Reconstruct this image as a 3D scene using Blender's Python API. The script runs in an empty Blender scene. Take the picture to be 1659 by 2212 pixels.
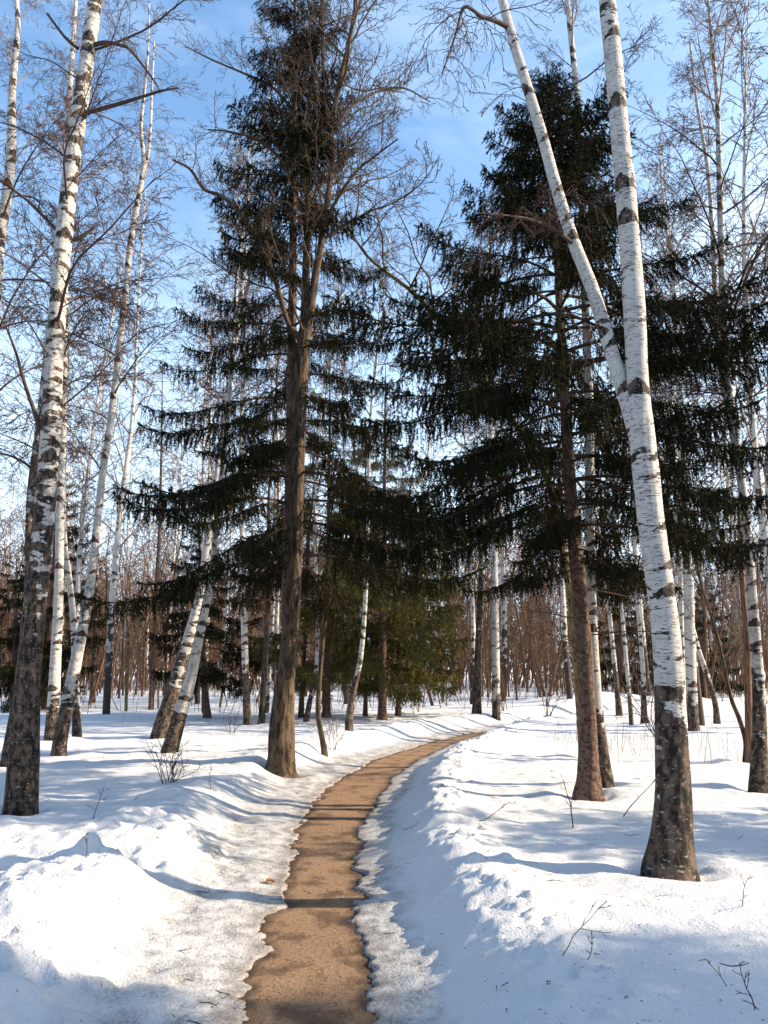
import bpy, math, random
import numpy as np
from mathutils import Vector, Matrix, Euler

R = math.radians
scene = bpy.context.scene
col = scene.collection

# ---------------------------------------------------------------- camera
cam_data = bpy.data.cameras.new('camera')
cam = bpy.data.objects.new('camera', cam_data)
col.objects.link(cam)
scene.camera = cam
cam_data.sensor_fit = 'VERTICAL'
cam_data.angle = 2 * math.atan(1106 / 1671)
cam.location = (0, 0, 1.6)
cam.rotation_euler = (R(90) + math.atan(334 / 1671), 0, 0)
cam_data.clip_start = 0.05
cam_data.clip_end = 2000

# ---------------------------------------------------------------- sky and sun
SUN_EL, SUN_AZ = R(27), R(91)            # azimuth clockwise from the view direction (+Y)
world = bpy.data.worlds.new('World')
scene.world = world
world.use_nodes = True
wn, wl = world.node_tree.nodes, world.node_tree.links
wn.clear()
sky = wn.new('ShaderNodeTexSky')
sky.sky_type = 'NISHITA'
sky.sun_disc = False
sky.sun_elevation = SUN_EL
sky.sun_rotation = SUN_AZ
sky.air_density = 1.1
sky.dust_density = 1.2
sky.ozone_density = 1.3
# thin high cloud veils
tc = wn.new('ShaderNodeTexCoord')
mp = wn.new('ShaderNodeMapping'); mp.inputs['Scale'].default_value = (1.6, 1.6, 6.5)
mp.inputs['Location'].default_value = (0.3, 0.0, 1.15)
nz = wn.new('ShaderNodeTexNoise'); nz.inputs['Scale'].default_value = 1.5; nz.inputs['Detail'].default_value = 7; nz.inputs['Roughness'].default_value = 0.62
nz.inputs['Distortion'].default_value = 0.4
rmp = wn.new('ShaderNodeMapRange'); rmp.inputs['From Min'].default_value = 0.45; rmp.inputs['From Max'].default_value = 0.85
rmp.inputs['To Max'].default_value = 0.40
mx = wn.new('ShaderNodeMix'); mx.data_type = 'RGBA'
mx.inputs['B'].default_value = (3.8, 4.7, 5.7, 1)
bg = wn.new('ShaderNodeBackground'); bg.inputs['Strength'].default_value = 0.15
wo = wn.new('ShaderNodeOutputWorld')
wl.new(tc.outputs['Generated'], mp.inputs['Vector']); wl.new(mp.outputs['Vector'], nz.inputs['Vector'])
wl.new(nz.outputs['Fac'], rmp.inputs['Value']); 
# the veil thickens towards the sun's side and into the haze near the horizon
sx = wn.new('ShaderNodeSeparateXYZ'); wl.new(tc.outputs['Generated'], sx.inputs[0])
gr = wn.new('ShaderNodeMapRange'); gr.interpolation_type = 'SMOOTHSTEP'; gr.inputs['From Min'].default_value = 0.1; gr.inputs['From Max'].default_value = 0.7; gr.inputs['To Max'].default_value = 0.6
mu = wn.new('ShaderNodeMath'); mu.operation = 'MULTIPLY'; ad = wn.new('ShaderNodeMath'); ad.operation = 'ADD'; ad.use_clamp = True
wl.new(sx.outputs[0], gr.inputs['Value']); wl.new(gr.outputs[0], mu.inputs[0]); wl.new(nz.outputs['Fac'], mu.inputs[1])
hz = wn.new('ShaderNodeMapRange'); hz.interpolation_type = 'SMOOTHSTEP'; hz.inputs['From Min'].default_value = 0.62; hz.inputs['From Max'].default_value = 0.08; hz.inputs['To Min'].default_value = 0.10; hz.inputs['To Max'].default_value = 0.85
ah = wn.new('ShaderNodeMath'); ah.operation = 'ADD'
wl.new(sx.outputs[2], hz.inputs['Value']); wl.new(mu.outputs[0], ah.inputs[0]); wl.new(hz.outputs[0], ah.inputs[1])
wl.new(ah.outputs[0], ad.inputs[0]); wl.new(rmp.outputs['Result'], ad.inputs[1]); wl.new(ad.outputs[0], mx.inputs['Factor'])
hs = wn.new('ShaderNodeHueSaturation'); hs.inputs['Saturation'].default_value = 1.3
wl.new(sky.outputs['Color'], hs.inputs['Color']); wl.new(hs.outputs['Color'], mx.inputs['A']); wl.new(mx.outputs['Result'], bg.inputs['Color']); wl.new(bg.outputs['Background'], wo.inputs['Surface'])

sun_data = bpy.data.lights.new('sun', 'SUN')
sun_data.energy = 5.0
sun_data.angle = R(0.53)
sun_data.color = (1.0, 0.82, 0.60)
sun = bpy.data.objects.new('sun', sun_data)
col.objects.link(sun)
to_sun = Vector((math.sin(SUN_AZ) * math.cos(SUN_EL), math.cos(SUN_AZ) * math.cos(SUN_EL), math.sin(SUN_EL)))
sun.rotation_euler = to_sun.to_track_quat('Z', 'Y').to_euler()
sun.location = to_sun * 60

vs = scene.view_settings
vs.view_transform = 'Standard'; vs.look = 'None'; vs.exposure = 1.1; vs.gamma = 1.0; vs.use_curve_mapping = False
scene.render.engine = 'CYCLES'
scene.cycles.max_bounces = 5; scene.cycles.diffuse_bounces = 3; scene.cycles.glossy_bounces = 2
scene.cycles.transmission_bounces = 2; scene.cycles.transparent_max_bounces = 4
scene.cycles.caustics_reflective = False; scene.cycles.caustics_refractive = False
scene.cycles.use_denoising = True

# ---------------------------------------------------------------- terrain height
def _hash2(ix, iy, seed):
    h = (ix.astype(np.int64) * 374761393 + iy.astype(np.int64) * 668265263 + seed * 1442695041) & 0xFFFFFFFF
    h = ((h ^ (h >> 13)) * 1274126177) & 0xFFFFFFFF
    h = (h ^ (h >> 16)) & 0xFFFFFFFF
    return h.astype(np.float64) / 4294967295.0

def vnoise(x, y, seed=0):
    x = np.asarray(x, float); y = np.asarray(y, float)
    ix = np.floor(x); iy = np.floor(y)
    fx = x - ix; fy = y - iy
    fx = fx * fx * fx * (fx * (fx * 6 - 15) + 10); fy = fy * fy * fy * (fy * (fy * 6 - 15) + 10)
    a = _hash2(ix, iy, seed); b = _hash2(ix + 1, iy, seed)
    c = _hash2(ix, iy + 1, seed); d = _hash2(ix + 1, iy + 1, seed)
    return (a + (b - a) * fx) * (1 - fy) + (c + (d - c) * fx) * fy      # 0..1

def fbm(x, y, octaves=4, seed=0, gain=0.5):
    s = 0.0; amp = 1.0; tot = 0.0
    for k in range(octaves):
        ca, sa = math.cos(0.6 + k), math.sin(0.6 + k)
        f = 2.0 ** k
        s = s + amp * (vnoise((x * ca - y * sa) * f + 17.3 * k, (x * sa + y * ca) * f - 9.1 * k, seed + k) * 2 - 1)
        tot += amp; amp *= gain
    return s / tot                                                       # -1..1

def sstep(a, b, x):
    t = np.clip((x - a) / (b - a), 0, 1)
    return t * t * (3 - 2 * t)

# bare path: forward distance, left edge, right edge (metres)
PATH = [(-30.0, -0.62, 0.02), (0.0, -0.62, -0.02), (2.6, -0.62, -0.03), (3.92, -0.61, -0.06), (4.35, -0.68, -0.06), (4.86, -0.69, -0.13),
        (5.4, -0.72, -0.2), (6.3, -0.76, -0.21), (7.1, -0.78, -0.23), (8.1, -0.86, -0.22), (9.2, -0.85, -0.18), (10.7, -0.78, 0.02),
        (12.1, -0.58, 0.15), (14.0, -0.2, 0.55), (15.6, 0.4, 1.05), (17.4, 1.05, 1.6), (19.2, 1.95, 2.35), (20.8, 2.95, 3.15),
        (23.0, 4.45, 4.5), (27.0, 8.2, 8.25), (40.0, 24.0, 24.05), (160.0, 150.0, 150.05)]
_PY = np.array([p[0] for p in PATH]); _PL = np.array([p[1] for p in PATH]); _PR = np.array([p[2] for p in PATH])

def path_side(x, y):
    """(outside distance from the bare path's edge, +1 on the right side / -1 on the left)"""
    l = np.interp(y, _PY, _PL); r = np.interp(y, _PY, _PR)
    c = (l + r) / 2; hw = (r - l) / 2
    e = 0.25
    sl = (np.interp(y + e, _PY, (_PL + _PR) / 2) - np.interp(y - e, _PY, (_PL + _PR) / 2)) / (2 * e)
    k = 1.0 / np.sqrt(1 + sl * sl)
    side = np.where(x >= c, 1.0, -1.0)
    s = (np.abs(x - c) - hw) * k
    return s, side

def path_z(x, y):
    return 0.012 * fbm(x * 1.3, y * 1.3, 3, 71)

def edge_jag(x, y):
    wx = x + 0.20 * fbm(x * 3.1, y * 3.1, 2, 61); wy = y + 0.20 * fbm(x * 3.3, y * 2.9, 2, 62)
    return 0.075 * fbm(wx * 1.7, wy * 1.7, 3, 5) + 0.085 * fbm(wx * 5.7, wy * 5.7, 4, 6) + 0.035 * fbm(x * 17, y * 17, 2, 7)

def snow_z(x, y):
    x = np.asarray(x, float); y = np.asarray(y, float)
    s, side = path_side(x, y)
    near = 1 - sstep(11, 20, y)
    jag = edge_jag(x, y)
    sj = s + jag * (0.55 + 0.45 * near)
    # open snow field
    field = 0.215 + 0.075 * fbm(x * 0.22, y * 0.22, 3, 11) + 0.038 * fbm(x * 0.75, y * 1.5, 3, 12) + 0.024 * fbm(x * 2.2, y * 3.6, 3, 13)
    field = field + 0.012 * fbm(x * 6, y * 8, 3, 14) - 0.022 * np.abs(fbm(x * 3.1 + 5, y * 4.6, 3, 15))
    # a soft hummock beyond the bend and low ridges along the wood edge
    field = field + 0.42 * np.exp(-(((x - 8.5) / 5.0) ** 2 + ((y - 27.5) / 2.6) ** 2)) + 0.22 * np.exp(-(((x + 9) / 6.0) ** 2 + ((y - 33) / 3.0) ** 2))
    lump = np.maximum(0, fbm(x * 1.9, y * 1.9, 4, 21)) * 0.30 + 0.045 * fbm(x * 5.0, y * 5.0, 3, 22)
    rid = 1 - np.abs(fbm(x * 1.1 + 3, y * 1.35, 3, 23)) * 2.0
    # right bank: narrow icy margin, steep side, crest, then the field
    mr = 0.22 + 0.10 * fbm(y * 0.7, y * 0.0 + 2, 2, 31)
    crest_r = np.exp(-((s - (0.86 + 0.12 * fbm(y * 0.8, y * 0 + 7, 2, 33))) / 0.34) ** 2)
    clod = np.maximum(0, fbm(x * 8.5, y * 8.5, 4, 45, 0.6) - 0.06) * 0.085 * np.exp(-((s - 0.85) / 0.3) ** 2)
    lip = 0.014 + 0.028 * sstep(0.0, 0.3, s)
    zr = lip + (field - lip) * sstep(mr, 0.80, s) + crest_r * (0.05 + 0.26 * lump) + clod
    # left bank: a wider trodden icy margin, then lumpy shovelled mounds
    ml = 0.30 + 0.22 * near + 0.12 * fbm(y * 0.8, y * 0.0 + 5, 2, 32)
    crest_l = np.exp(-((s - (1.25 + 0.25 * fbm(y * 0.9, y * 0 + 3, 2, 34))) / 0.55) ** 2)
    front = 1 - sstep(6.0, 9.0, y)
    mound = 0.06 * crest_l + crest_l * (0.30 + 0.42 * front) * lump + crest_l * front * (0.06 * np.maximum(0, rid) + 0.11 * (0.55 - np.abs(fbm(x * 2.3 + 9, y * 2.9, 3, 24, 0.6)) * 2.2))
    mound = mound + near * sstep(1.0, 2.2, s) * (1 - sstep(3.0, 5.0, s)) * (0.5 * lump) * (1 - sstep(5.5, 8.5, y))
    zl = lip + (field - lip) * sstep(ml, ml + 0.75, s) + mound
    z = np.where(side > 0, zr, zl)
    ice = (0.015 * fbm(x * 4.5, y * 4.5, 4, 41) + 0.008 * fbm(x * 17, y * 17, 3, 42)) * (0.35 + 0.65 * sstep(0.0, 0.3, s))
    z = z + ice * (1 - sstep(0.3, 0.9, s))
    # the sheet dives under the bare sand at its ragged edge
    edge = sstep(-0.022, 0.018, sj)
    z = -0.07 + (z + 0.07) * edge
    # shallow melt hollow towards the horizon keeps its level
    return z

def ice_amount(x, y):
    s, side = path_side(x, y)
    near = 1 - sstep(11, 20, y)
    w = np.where(side > 0, 0.30, 0.42 + 0.25 * near)
    return 1 - sstep(w * 0.75, w * 1.45, s + 0.12 * fbm(x * 3, y * 3, 3, 51))

def edge_dirt(x, y):
    s, side = path_side(x, y)
    return (1 - 0.95 * sstep(0.0, 0.2, s + edge_jag(x, y) + 0.05 * fbm(x * 11, y * 11, 3, 55))) + 0.22 * (1 - sstep(0.1, 0.6, s)) * sstep(0.1, 0.6, fbm(x * 6, y * 6, 4, 56))

# traced stems in world metres: (x, y, z, radius) from the ground up
STEMS = {
    'A': [(1.974,5.724,0.071,0.1968),(1.974,5.724,0.214,0.1822),(1.987,5.724,0.31,0.1604),(2.013,5.724,0.492,0.1356),(2.035,5.724,0.703,0.122),(2.051,5.724,1.146,0.1091),(2.061,5.724,1.836,0.0982),(2.01,5.724,2.684,0.0959),(1.985,5.724,3.311,0.0961),(1.977,5.724,3.685,0.0865),(1.992,5.724,4.264,0.0845),(1.993,5.724,4.866,0.0823),(1.986,5.724,5.491,0.0801),(1.971,5.724,6.142,0.0759),(1.956,5.724,6.818,0.0715),(1.939,5.724,7.285,0.0684)],
    'A2': [(2.008,5.724,3.127,0.0778),(1.935,5.747,3.485,0.0683),(1.864,5.779,3.82,0.0566),(1.802,5.817,4.148,0.0538),(1.734,5.859,4.53,0.0529),(1.663,5.904,4.843,0.0519),(1.596,5.952,5.124,0.0508),(1.492,6.002,5.636,0.0499),(1.377,6.055,6.287,0.0472),(1.263,6.11,6.877,0.0441),(1.175,6.166,7.371,0.0408),(1.119,6.224,7.782,0.0394)],
    'A3': [(1.617,5.954,5.074,0.0176),(1.449,5.806,5.1,0.0153),(1.179,5.589,5.091,0.0101),(0.915,5.335,4.972,0.0062),(0.684,5.054,4.813,0.0025)],
    'A4': [(1.144,6.154,7.42,0.0236),(1.018,6.056,7.39,0.0212),(0.867,5.911,7.301,0.0166),(0.703,5.743,7.232,0.0141),(0.598,5.556,6.777,0.0097),(0.462,5.354,6.225,0.0055)],
    'B': [(-3.468,7.804,0.101,0.1576),(-3.468,7.804,0.247,0.1459),(-3.475,7.804,0.466,0.1423),(-3.491,7.804,0.89,0.1349),(-3.512,7.804,1.47,0.1164),(-3.501,7.804,2.383,0.1074),(-3.494,7.804,3.498,0.1008),(-3.503,7.804,4.186,0.1025),(-3.539,7.804,4.966,0.092),(-3.548,7.804,6.053,0.0893),(-3.535,7.804,6.905,0.0884),(-3.499,7.804,7.791,0.0849),(-3.464,7.804,8.527,0.0809),(-3.428,7.804,9.35,0.0768)],
    'B1': [(-3.448,7.804,7.816,0.0239),(-3.241,7.742,7.826,0.0237),(-2.948,7.652,7.837,0.0209),(-2.63,7.546,7.851,0.0155),(-2.44,7.43,7.807,0.0127),(-2.225,7.304,7.736,0.0075)],
    'B2': [(-3.47,7.804,6.22,0.023),(-3.355,7.804,6.265,0.0231),(-3.211,7.804,6.39,0.0154)],
    'B3': [(-3.577,7.804,3.912,0.0218),(-3.637,7.736,4.163,0.0218),(-3.7,7.636,4.386,0.0192),(-3.737,7.519,4.589,0.0167),(-3.736,7.391,4.717,0.0141),(-3.812,7.251,4.975,0.0093),(-3.89,7.104,5.103,0.0069)],
    'B4': [(-3.58,7.804,3.503,0.0144),(-3.749,7.886,3.678,0.0146),(-3.963,8.007,3.797,0.0124),(-4.188,8.148,3.877,0.0101),(-4.471,8.304,3.894,0.0077)],
    'B5': [(-3.579,7.804,8.683,0.0189),(-3.743,7.804,8.84,0.0163),(-3.977,7.804,9.158,0.0137)],
    'B6': [(-3.43,7.804,8.714,0.0271),(-3.245,7.73,8.696,0.0242),(-3.001,7.621,8.56,0.0185),(-2.827,7.495,8.36,0.0156),(-2.525,7.355,7.895,0.0101),(-2.391,7.204,7.624,0.0062)],
    'BH': [(-5.221,11.224,0.083,0.1179),(-5.221,11.224,0.233,0.1092),(-5.21,11.224,0.585,0.0905),(-5.166,11.224,1.088,0.0816),(-5.121,11.224,1.6,0.0757),(-5.138,11.224,2.519,0.0703),(-5.234,11.224,3.885,0.0651)],
    'LE': [(-5.358,10.5,0.059,0.1301),(-5.358,10.5,0.209,0.1205),(-5.358,10.5,0.419,0.1205),(-5.477,10.5,2.46,0.1065),(-5.614,10.5,5.079,0.092),(-5.721,10.5,7.516,0.0823),(-5.692,10.5,8.428,0.0766),(-5.69,10.5,9.289,0.0706),(-5.775,10.5,10.339,0.0575),(-5.797,10.5,11.512,0.0439)],
    'C': [(-6.721,16.206,0.024,0.1513),(-6.721,16.206,0.162,0.1401),(-6.727,16.206,0.678,0.1222),(-6.744,16.206,1.33,0.1137),(-6.815,16.206,3.227,0.0922),(-6.966,16.206,5.541,0.0848),(-7.032,16.206,6.969,0.0811),(-7.178,16.206,9.143,0.0728),(-7.331,16.206,11.429,0.0693),(-7.481,16.206,13.836,0.0657),(-7.535,16.206,15.342,0.0612),(-7.568,16.206,16.898,0.0509),(-7.585,16.206,17.695,0.0456)],
    'D': [(-5.191,12.87,0.072,0.1356),(-5.191,12.87,0.209,0.1256),(-5.179,12.87,0.508,0.1114),(-5.07,12.87,1.386,0.1016),(-4.896,12.87,2.892,0.0732),(-4.827,12.87,4.73,0.0594),(-4.747,12.87,5.864,0.0604),(-4.691,12.87,7.195,0.0575),(-4.649,12.87,8.306,0.0542),(-4.611,12.87,9.406,0.055),(-4.528,12.87,10.111,0.0513),(-4.486,12.87,10.83,0.0432),(-4.577,12.87,11.613,0.0305),(-4.542,12.87,12.921,0.0222),(-4.575,12.87,14.064,0.0135)],
    'D2': [(-4.491,12.87,10.349,0.0343),(-4.441,12.99,11.21,0.0306),(-4.519,13.165,12.557,0.0225),(-4.612,13.37,13.896,0.0139)],
    'E': [(-6.418,16.772,0.02,0.1097),(-6.418,16.772,0.158,0.1016),(-6.538,16.772,1.311,0.0687),(-6.689,16.772,2.616,0.0648),(-6.869,16.772,3.616,0.0605),(-6.981,16.772,4.125,0.0558),(-7.093,16.772,5.015,0.0512),(-7.186,16.772,6.288,0.0468),(-7.312,16.772,7.709,0.0422)],
    'F': [(-4.613,16.443,0.044,0.1946),(-4.613,16.443,0.177,0.1802),(-4.545,16.443,0.48,0.1618),(-4.313,16.443,1.327,0.1491),(-4.066,16.443,2.364,0.1071),(-3.883,16.443,3.25,0.0787),(-3.816,16.443,4.166,0.0746),(-3.699,16.443,5.153,0.0705),(-3.622,16.443,6.196,0.0662),(-3.535,16.443,7.08,0.0618),(-3.42,16.443,8.358,0.0574),(-3.285,16.443,9.822,0.0478),(-3.21,16.443,11.335,0.0378)],
    'G': [(-3.494,13.118,0.09,0.1547),(-3.494,13.118,0.24,0.1432),(-3.426,13.118,0.523,0.1287),(-3.339,13.118,0.891,0.118),(-3.211,13.118,1.382,0.0921),(-3.085,13.118,2.133,0.0698),(-2.949,13.118,2.917,0.055),(-2.909,13.118,3.647,0.0516),(-2.871,13.118,4.435,0.0482),(-2.799,13.118,5.435,0.0448),(-2.749,13.118,6.465,0.0413),(-2.722,13.118,7.706,0.0337),(-2.694,13.118,8.991,0.0257)],
    'H': [(-1.478,11.463,-0.001,0.2195),(-1.478,11.463,0.141,0.2032),(-1.47,11.463,0.31,0.1775),(-1.476,11.463,0.813,0.1592),(-1.409,11.463,1.574,0.1278),(-1.353,11.463,2.355,0.1159),(-1.33,11.463,3.158,0.1071),(-1.327,11.463,3.934,0.105),(-1.315,11.463,5.025,0.1069),(-1.296,11.463,6.157,0.1162),(-1.264,11.463,6.7,0.1062),(-1.255,11.463,7.014,0.0736),(-1.256,11.463,7.807,0.0634),(-1.252,11.463,9.138,0.0495),(-1.25,11.463,10.255,0.0426),(-1.239,11.463,11.32,0.0354),(-1.115,11.463,12.421,0.032),(-1.068,11.463,12.985,0.0282)],
    'H2': [(-1.261,11.463,6.583,0.0731),(-1.186,11.434,7.001,0.0661),(-1.093,11.392,7.776,0.0593),(-1.021,11.343,8.153,0.0557),(-0.958,11.289,8.693,0.0485),(-0.867,11.23,9.443,0.0413),(-0.851,11.168,10.246,0.0378),(-0.721,11.103,11.102,0.0381),(-0.593,11.034,11.659,0.0344),(-0.459,10.963,12.488,0.027)],
    'H3': [(-1.277,11.463,6.622,0.0439),(-1.421,11.41,6.793,0.0438),(-1.524,11.332,6.929,0.0437),(-1.703,11.242,7.536,0.0401),(-1.837,11.141,7.877,0.04),(-1.982,11.033,8.172,0.0362),(-2.158,10.917,8.42,0.0324),(-2.359,10.796,8.62,0.0322),(-2.55,10.67,8.695,0.0284),(-2.733,10.539,8.702,0.0246),(-2.922,10.403,8.943,0.0209),(-3.152,10.263,8.999,0.0138)],
    'H4': [(-0.857,11.163,10.114,0.034),(-0.983,11.283,10.902,0.0308),(-1.053,11.458,12.046,0.0278),(-1.112,11.663,13.183,0.0205)],
    'H5': [(-1.256,11.463,8.97,0.0304),(-1.432,11.364,9.157,0.0302),(-1.652,11.22,9.647,0.0263),(-2.01,11.051,9.902,0.0224),(-2.423,10.865,9.927,0.0147),(-2.74,10.663,9.814,0.0108)],
    'H6': [(-0.964,11.283,8.607,0.0298),(-0.7,11.135,9.004,0.0259),(-0.435,10.918,9.266,0.0219),(-0.068,10.664,9.409,0.0143),(0.214,10.383,9.439,0.0105)],
    'H7': [(-1.256,11.463,10.168,0.0271),(-1.49,11.562,10.773,0.0236),(-1.922,11.706,11.434,0.0241),(-2.447,11.875,11.857,0.0204),(-3.079,12.062,12.306,0.0167),(-3.654,12.263,12.779,0.0085)],
    'H8': [(-0.844,11.163,10.285,0.0265),(-0.534,11.262,10.71,0.023),(-0.152,11.407,11.094,0.0195),(0.321,11.576,11.325,0.0159),(0.807,11.763,11.206,0.008)],
    'I': [(-1.028,13.933,-0.025,0.0648),(-1.028,13.933,0.125,0.06),(-1.081,13.933,0.418,0.0482),(-1.152,13.933,0.823,0.0445),(-1.124,13.933,1.568,0.0409),(-1.07,13.933,2.329,0.0413),(-1.039,13.933,2.493,0.0414),(-0.978,13.933,2.824,0.0291),(-0.947,13.933,3.032,0.0271),(-0.849,13.933,3.208,0.023),(-0.717,13.933,3.359,0.021),(-0.585,13.933,3.664,0.0147),(-0.504,13.933,4.091,0.0085)],
    'I2': [(-1.047,13.933,2.428,0.0331),(-1.105,13.999,2.663,0.025),(-1.176,14.095,2.922,0.0211),(-1.21,14.208,3.445,0.0171),(-1.301,14.333,4.074,0.0109)],
    'J': [(2.184,8.718,0.103,0.1553),(2.184,8.718,0.253,0.1438),(2.196,8.718,0.381,0.1243),(2.208,8.718,0.619,0.1075),(2.222,8.718,1.08,0.0935),(2.216,8.718,1.959,0.0877),(2.164,8.718,3.251,0.077),(2.148,8.718,3.925,0.0674),(2.141,8.718,4.489,0.0627),(2.137,8.718,5.36,0.0528),(2.127,8.718,6.265,0.0425),(2.122,8.718,7.205,0.0318),(2.123,8.718,8.182,0.0206),(2.115,8.718,8.856,0.0119),(2.116,8.718,9.303,0.0045)],
    'K': [(2.548,9.3,0.085,0.12),(2.548,9.3,0.235,0.1111),(2.548,9.3,0.178,0.1111),(2.538,9.3,0.299,0.0981),(2.521,9.3,0.554,0.0827),(2.489,9.3,1.045,0.0728),(2.473,9.3,1.983,0.066),(2.518,9.3,3.361,0.0566),(2.555,9.3,4.08,0.0546),(2.587,9.3,4.681,0.0524),(2.599,9.3,5.611,0.0504),(2.613,9.3,6.576,0.0483),(2.655,9.3,8.27,0.0468),(2.651,9.3,9.34,0.0414),(2.608,9.3,10.303,0.0356),(2.587,9.3,10.836,0.0327)],
    'SL': [(-1.378,11.6,-0.026,0.1076),(-1.378,11.6,0.124,0.0996),(-1.378,11.6,0.168,0.0996),(-1.436,11.6,2.55,0.0934),(-1.443,11.6,4.326,0.0855),(-1.466,11.6,6.212,0.0772),(-1.488,11.6,7.807,0.0641),(-1.512,11.6,9.486,0.0503),(-1.536,11.6,11.254,0.0357),(-1.571,11.6,13.121,0.0245)],
    'L': [(4.396,9.522,0.051,0.1288),(4.396,9.522,0.201,0.1193),(4.417,9.522,0.424,0.1008),(4.467,9.522,0.951,0.0827),(4.5,9.522,1.409,0.0724),(4.519,9.522,2.385,0.0625),(4.532,9.522,3.403,0.0522),(4.512,9.522,4.14,0.05),(4.483,9.522,4.88,0.0478),(4.47,9.522,5.707,0.0486),(4.519,9.522,6.695,0.0464),(4.581,9.522,7.722,0.041),(4.647,9.522,8.79,0.0354),(4.683,9.522,9.525,0.0293),(4.686,9.522,10.589,0.0199),(4.691,9.522,11.057,0.0167)],
    'L2': [(4.487,9.522,4.261,0.0354),(4.457,9.57,4.896,0.036),(4.44,9.64,5.692,0.0338),(4.507,9.722,6.665,0.0346),(4.586,9.812,7.693,0.0324),(4.638,9.91,8.632,0.0266),(4.617,10.013,9.777,0.0205),(4.645,10.122,10.909,0.0141)],
    'L3': [(4.464,9.522,5.772,0.0243),(4.604,9.39,6.23,0.0212),(4.771,9.197,6.717,0.018),(4.896,8.972,6.977,0.0147),(5.015,8.722,7.08,0.0086)],
    'M': [(5.468,12.081,0.054,0.0748),(5.468,12.081,0.201,0.0693),(5.489,12.081,0.508,0.0557),(5.585,12.081,1.851,0.0534),(5.607,12.081,2.878,0.0434),(5.636,12.081,3.686,0.033)],
    'N': [(5.476,12.2,0.053,0.0605),(5.476,12.2,0.203,0.056),(5.476,12.2,0.227,0.056),(5.493,12.2,0.49,0.0387),(5.419,12.2,0.837,0.0353),(5.33,12.2,1.112,0.032),(5.259,12.2,1.6,0.0286),(5.186,12.2,2.103,0.0253),(5.091,12.2,2.527,0.0218),(4.999,12.2,2.912,0.0183),(4.943,12.2,3.407,0.0111)],
    'O': [(6.808,17.604,0.068,0.1483),(6.808,17.604,0.214,0.1373),(6.807,17.604,0.598,0.1226),(6.88,17.604,2.325,0.1146),(6.949,17.604,3.494,0.1055),(6.977,17.604,4.966,0.0965),(7.013,17.604,6.295,0.0871),(7.076,17.604,8.012,0.0776),(7.119,17.604,9.794,0.0621),(7.132,17.604,11.519,0.046)],
    'O2': [(7.305,19.5,0.067,0.0852),(7.305,19.5,0.217,0.0789),(7.305,19.5,0.076,0.0789),(7.347,19.5,0.931,0.0682),(7.413,19.5,2.403,0.0635),(7.487,19.5,3.698,0.0584),(7.532,19.5,5.571,0.0536),(7.585,19.5,7.427,0.0424)],
    'P': [(8.371,20.105,0.048,0.1005),(8.371,20.105,0.197,0.0931),(8.365,20.105,0.683,0.0701),(8.213,20.105,1.404,0.0648),(8.024,20.105,2.135,0.0593),(7.902,20.105,3.008,0.0479),(7.871,20.105,3.847,0.0422)],
    'Q': [(5.916,19.136,0.079,0.0627),(5.916,19.136,0.222,0.0581),(5.914,19.136,0.727,0.0501),(5.89,19.136,1.6,0.0477),(5.858,19.136,2.737,0.0455),(5.829,19.136,3.785,0.0459),(5.814,19.136,4.904,0.0407),(5.825,19.136,6.703,0.0355)],
    'R': [(6.383,19.612,0.074,0.1103),(6.383,19.612,0.22,0.1021),(6.396,19.612,0.595,0.074),(6.428,19.612,1.6,0.0547),(6.405,19.612,3.218,0.0526),(6.413,19.612,4.254,0.0532),(6.441,19.612,5.838,0.048),(6.495,19.612,7.46,0.0427)],
    'S': [(6.836,23.189,0.068,0.1162),(6.836,23.189,0.203,0.1076),(6.818,23.189,0.805,0.0811),(6.771,23.189,1.841,0.0682),(6.702,23.189,3.513,0.0622),(6.646,23.189,4.739,0.0594),(6.663,23.189,6.322,0.0496)],
    'TT': [(2.603,22.381,0.178,0.1612),(2.603,22.381,0.314,0.1493),(2.628,22.381,0.833,0.1174),(2.704,22.381,2.352,0.0992),(2.826,22.381,4.102,0.094),(2.946,22.381,6.157,0.082),(3.069,22.381,8.288,0.0696)],
    'U': [(3.117,22.192,0.052,0.1388),(3.117,22.192,0.163,0.1285),(3.129,22.192,0.588,0.1161),(3.153,22.192,2.346,0.1114),(3.175,22.192,4.081,0.0999),(3.194,22.192,5.705,0.0945),(3.189,22.192,7.518,0.0892),(3.192,22.192,9.683,0.0768),(3.167,22.192,11.929,0.0641)],
    'V': [(-0.726,16.6,0.167,0.0934),(-0.726,16.6,0.317,0.0865),(-0.726,16.6,0.497,0.0865),(-0.672,16.6,0.937,0.0676),(-0.512,16.6,1.667,0.0536),(-0.428,16.6,2.469,0.0492),(-0.383,16.6,3.396,0.0448),(-0.349,16.6,4.671,0.0404),(-0.334,16.6,6.24,0.036)],
    'W': [(-3.259,19.134,0.091,0.1255),(-3.259,19.134,0.232,0.1162),(-3.295,19.134,0.619,0.0945),(-3.361,19.134,1.556,0.0842),(-3.441,19.134,2.861,0.0796),(-3.523,19.134,4.201,0.0634),(-3.649,19.134,6.703,0.065),(-3.678,19.134,8.19,0.06),(-3.67,19.134,9.645,0.0548),(-3.826,19.134,11.96,0.0436),(-3.985,19.134,13.901,0.0317)],
    'X': [(-3.001,19.612,0.079,0.1042),(-3.001,19.612,0.22,0.0965),(-2.989,19.612,0.927,0.0743),(-2.944,19.612,2.088,0.0636),(-2.959,19.612,3.792,0.0529),(-2.981,19.612,5.35,0.0418)],
    'X2': [(-3.586,24.48,0.059,0.069),(-3.586,24.48,0.207,0.0639),(-3.545,24.48,1.741,0.0575),(-3.501,24.48,3.213,0.0582),(-3.505,24.48,4.928,0.0516),(-3.529,24.48,6.89,0.045)],
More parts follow.
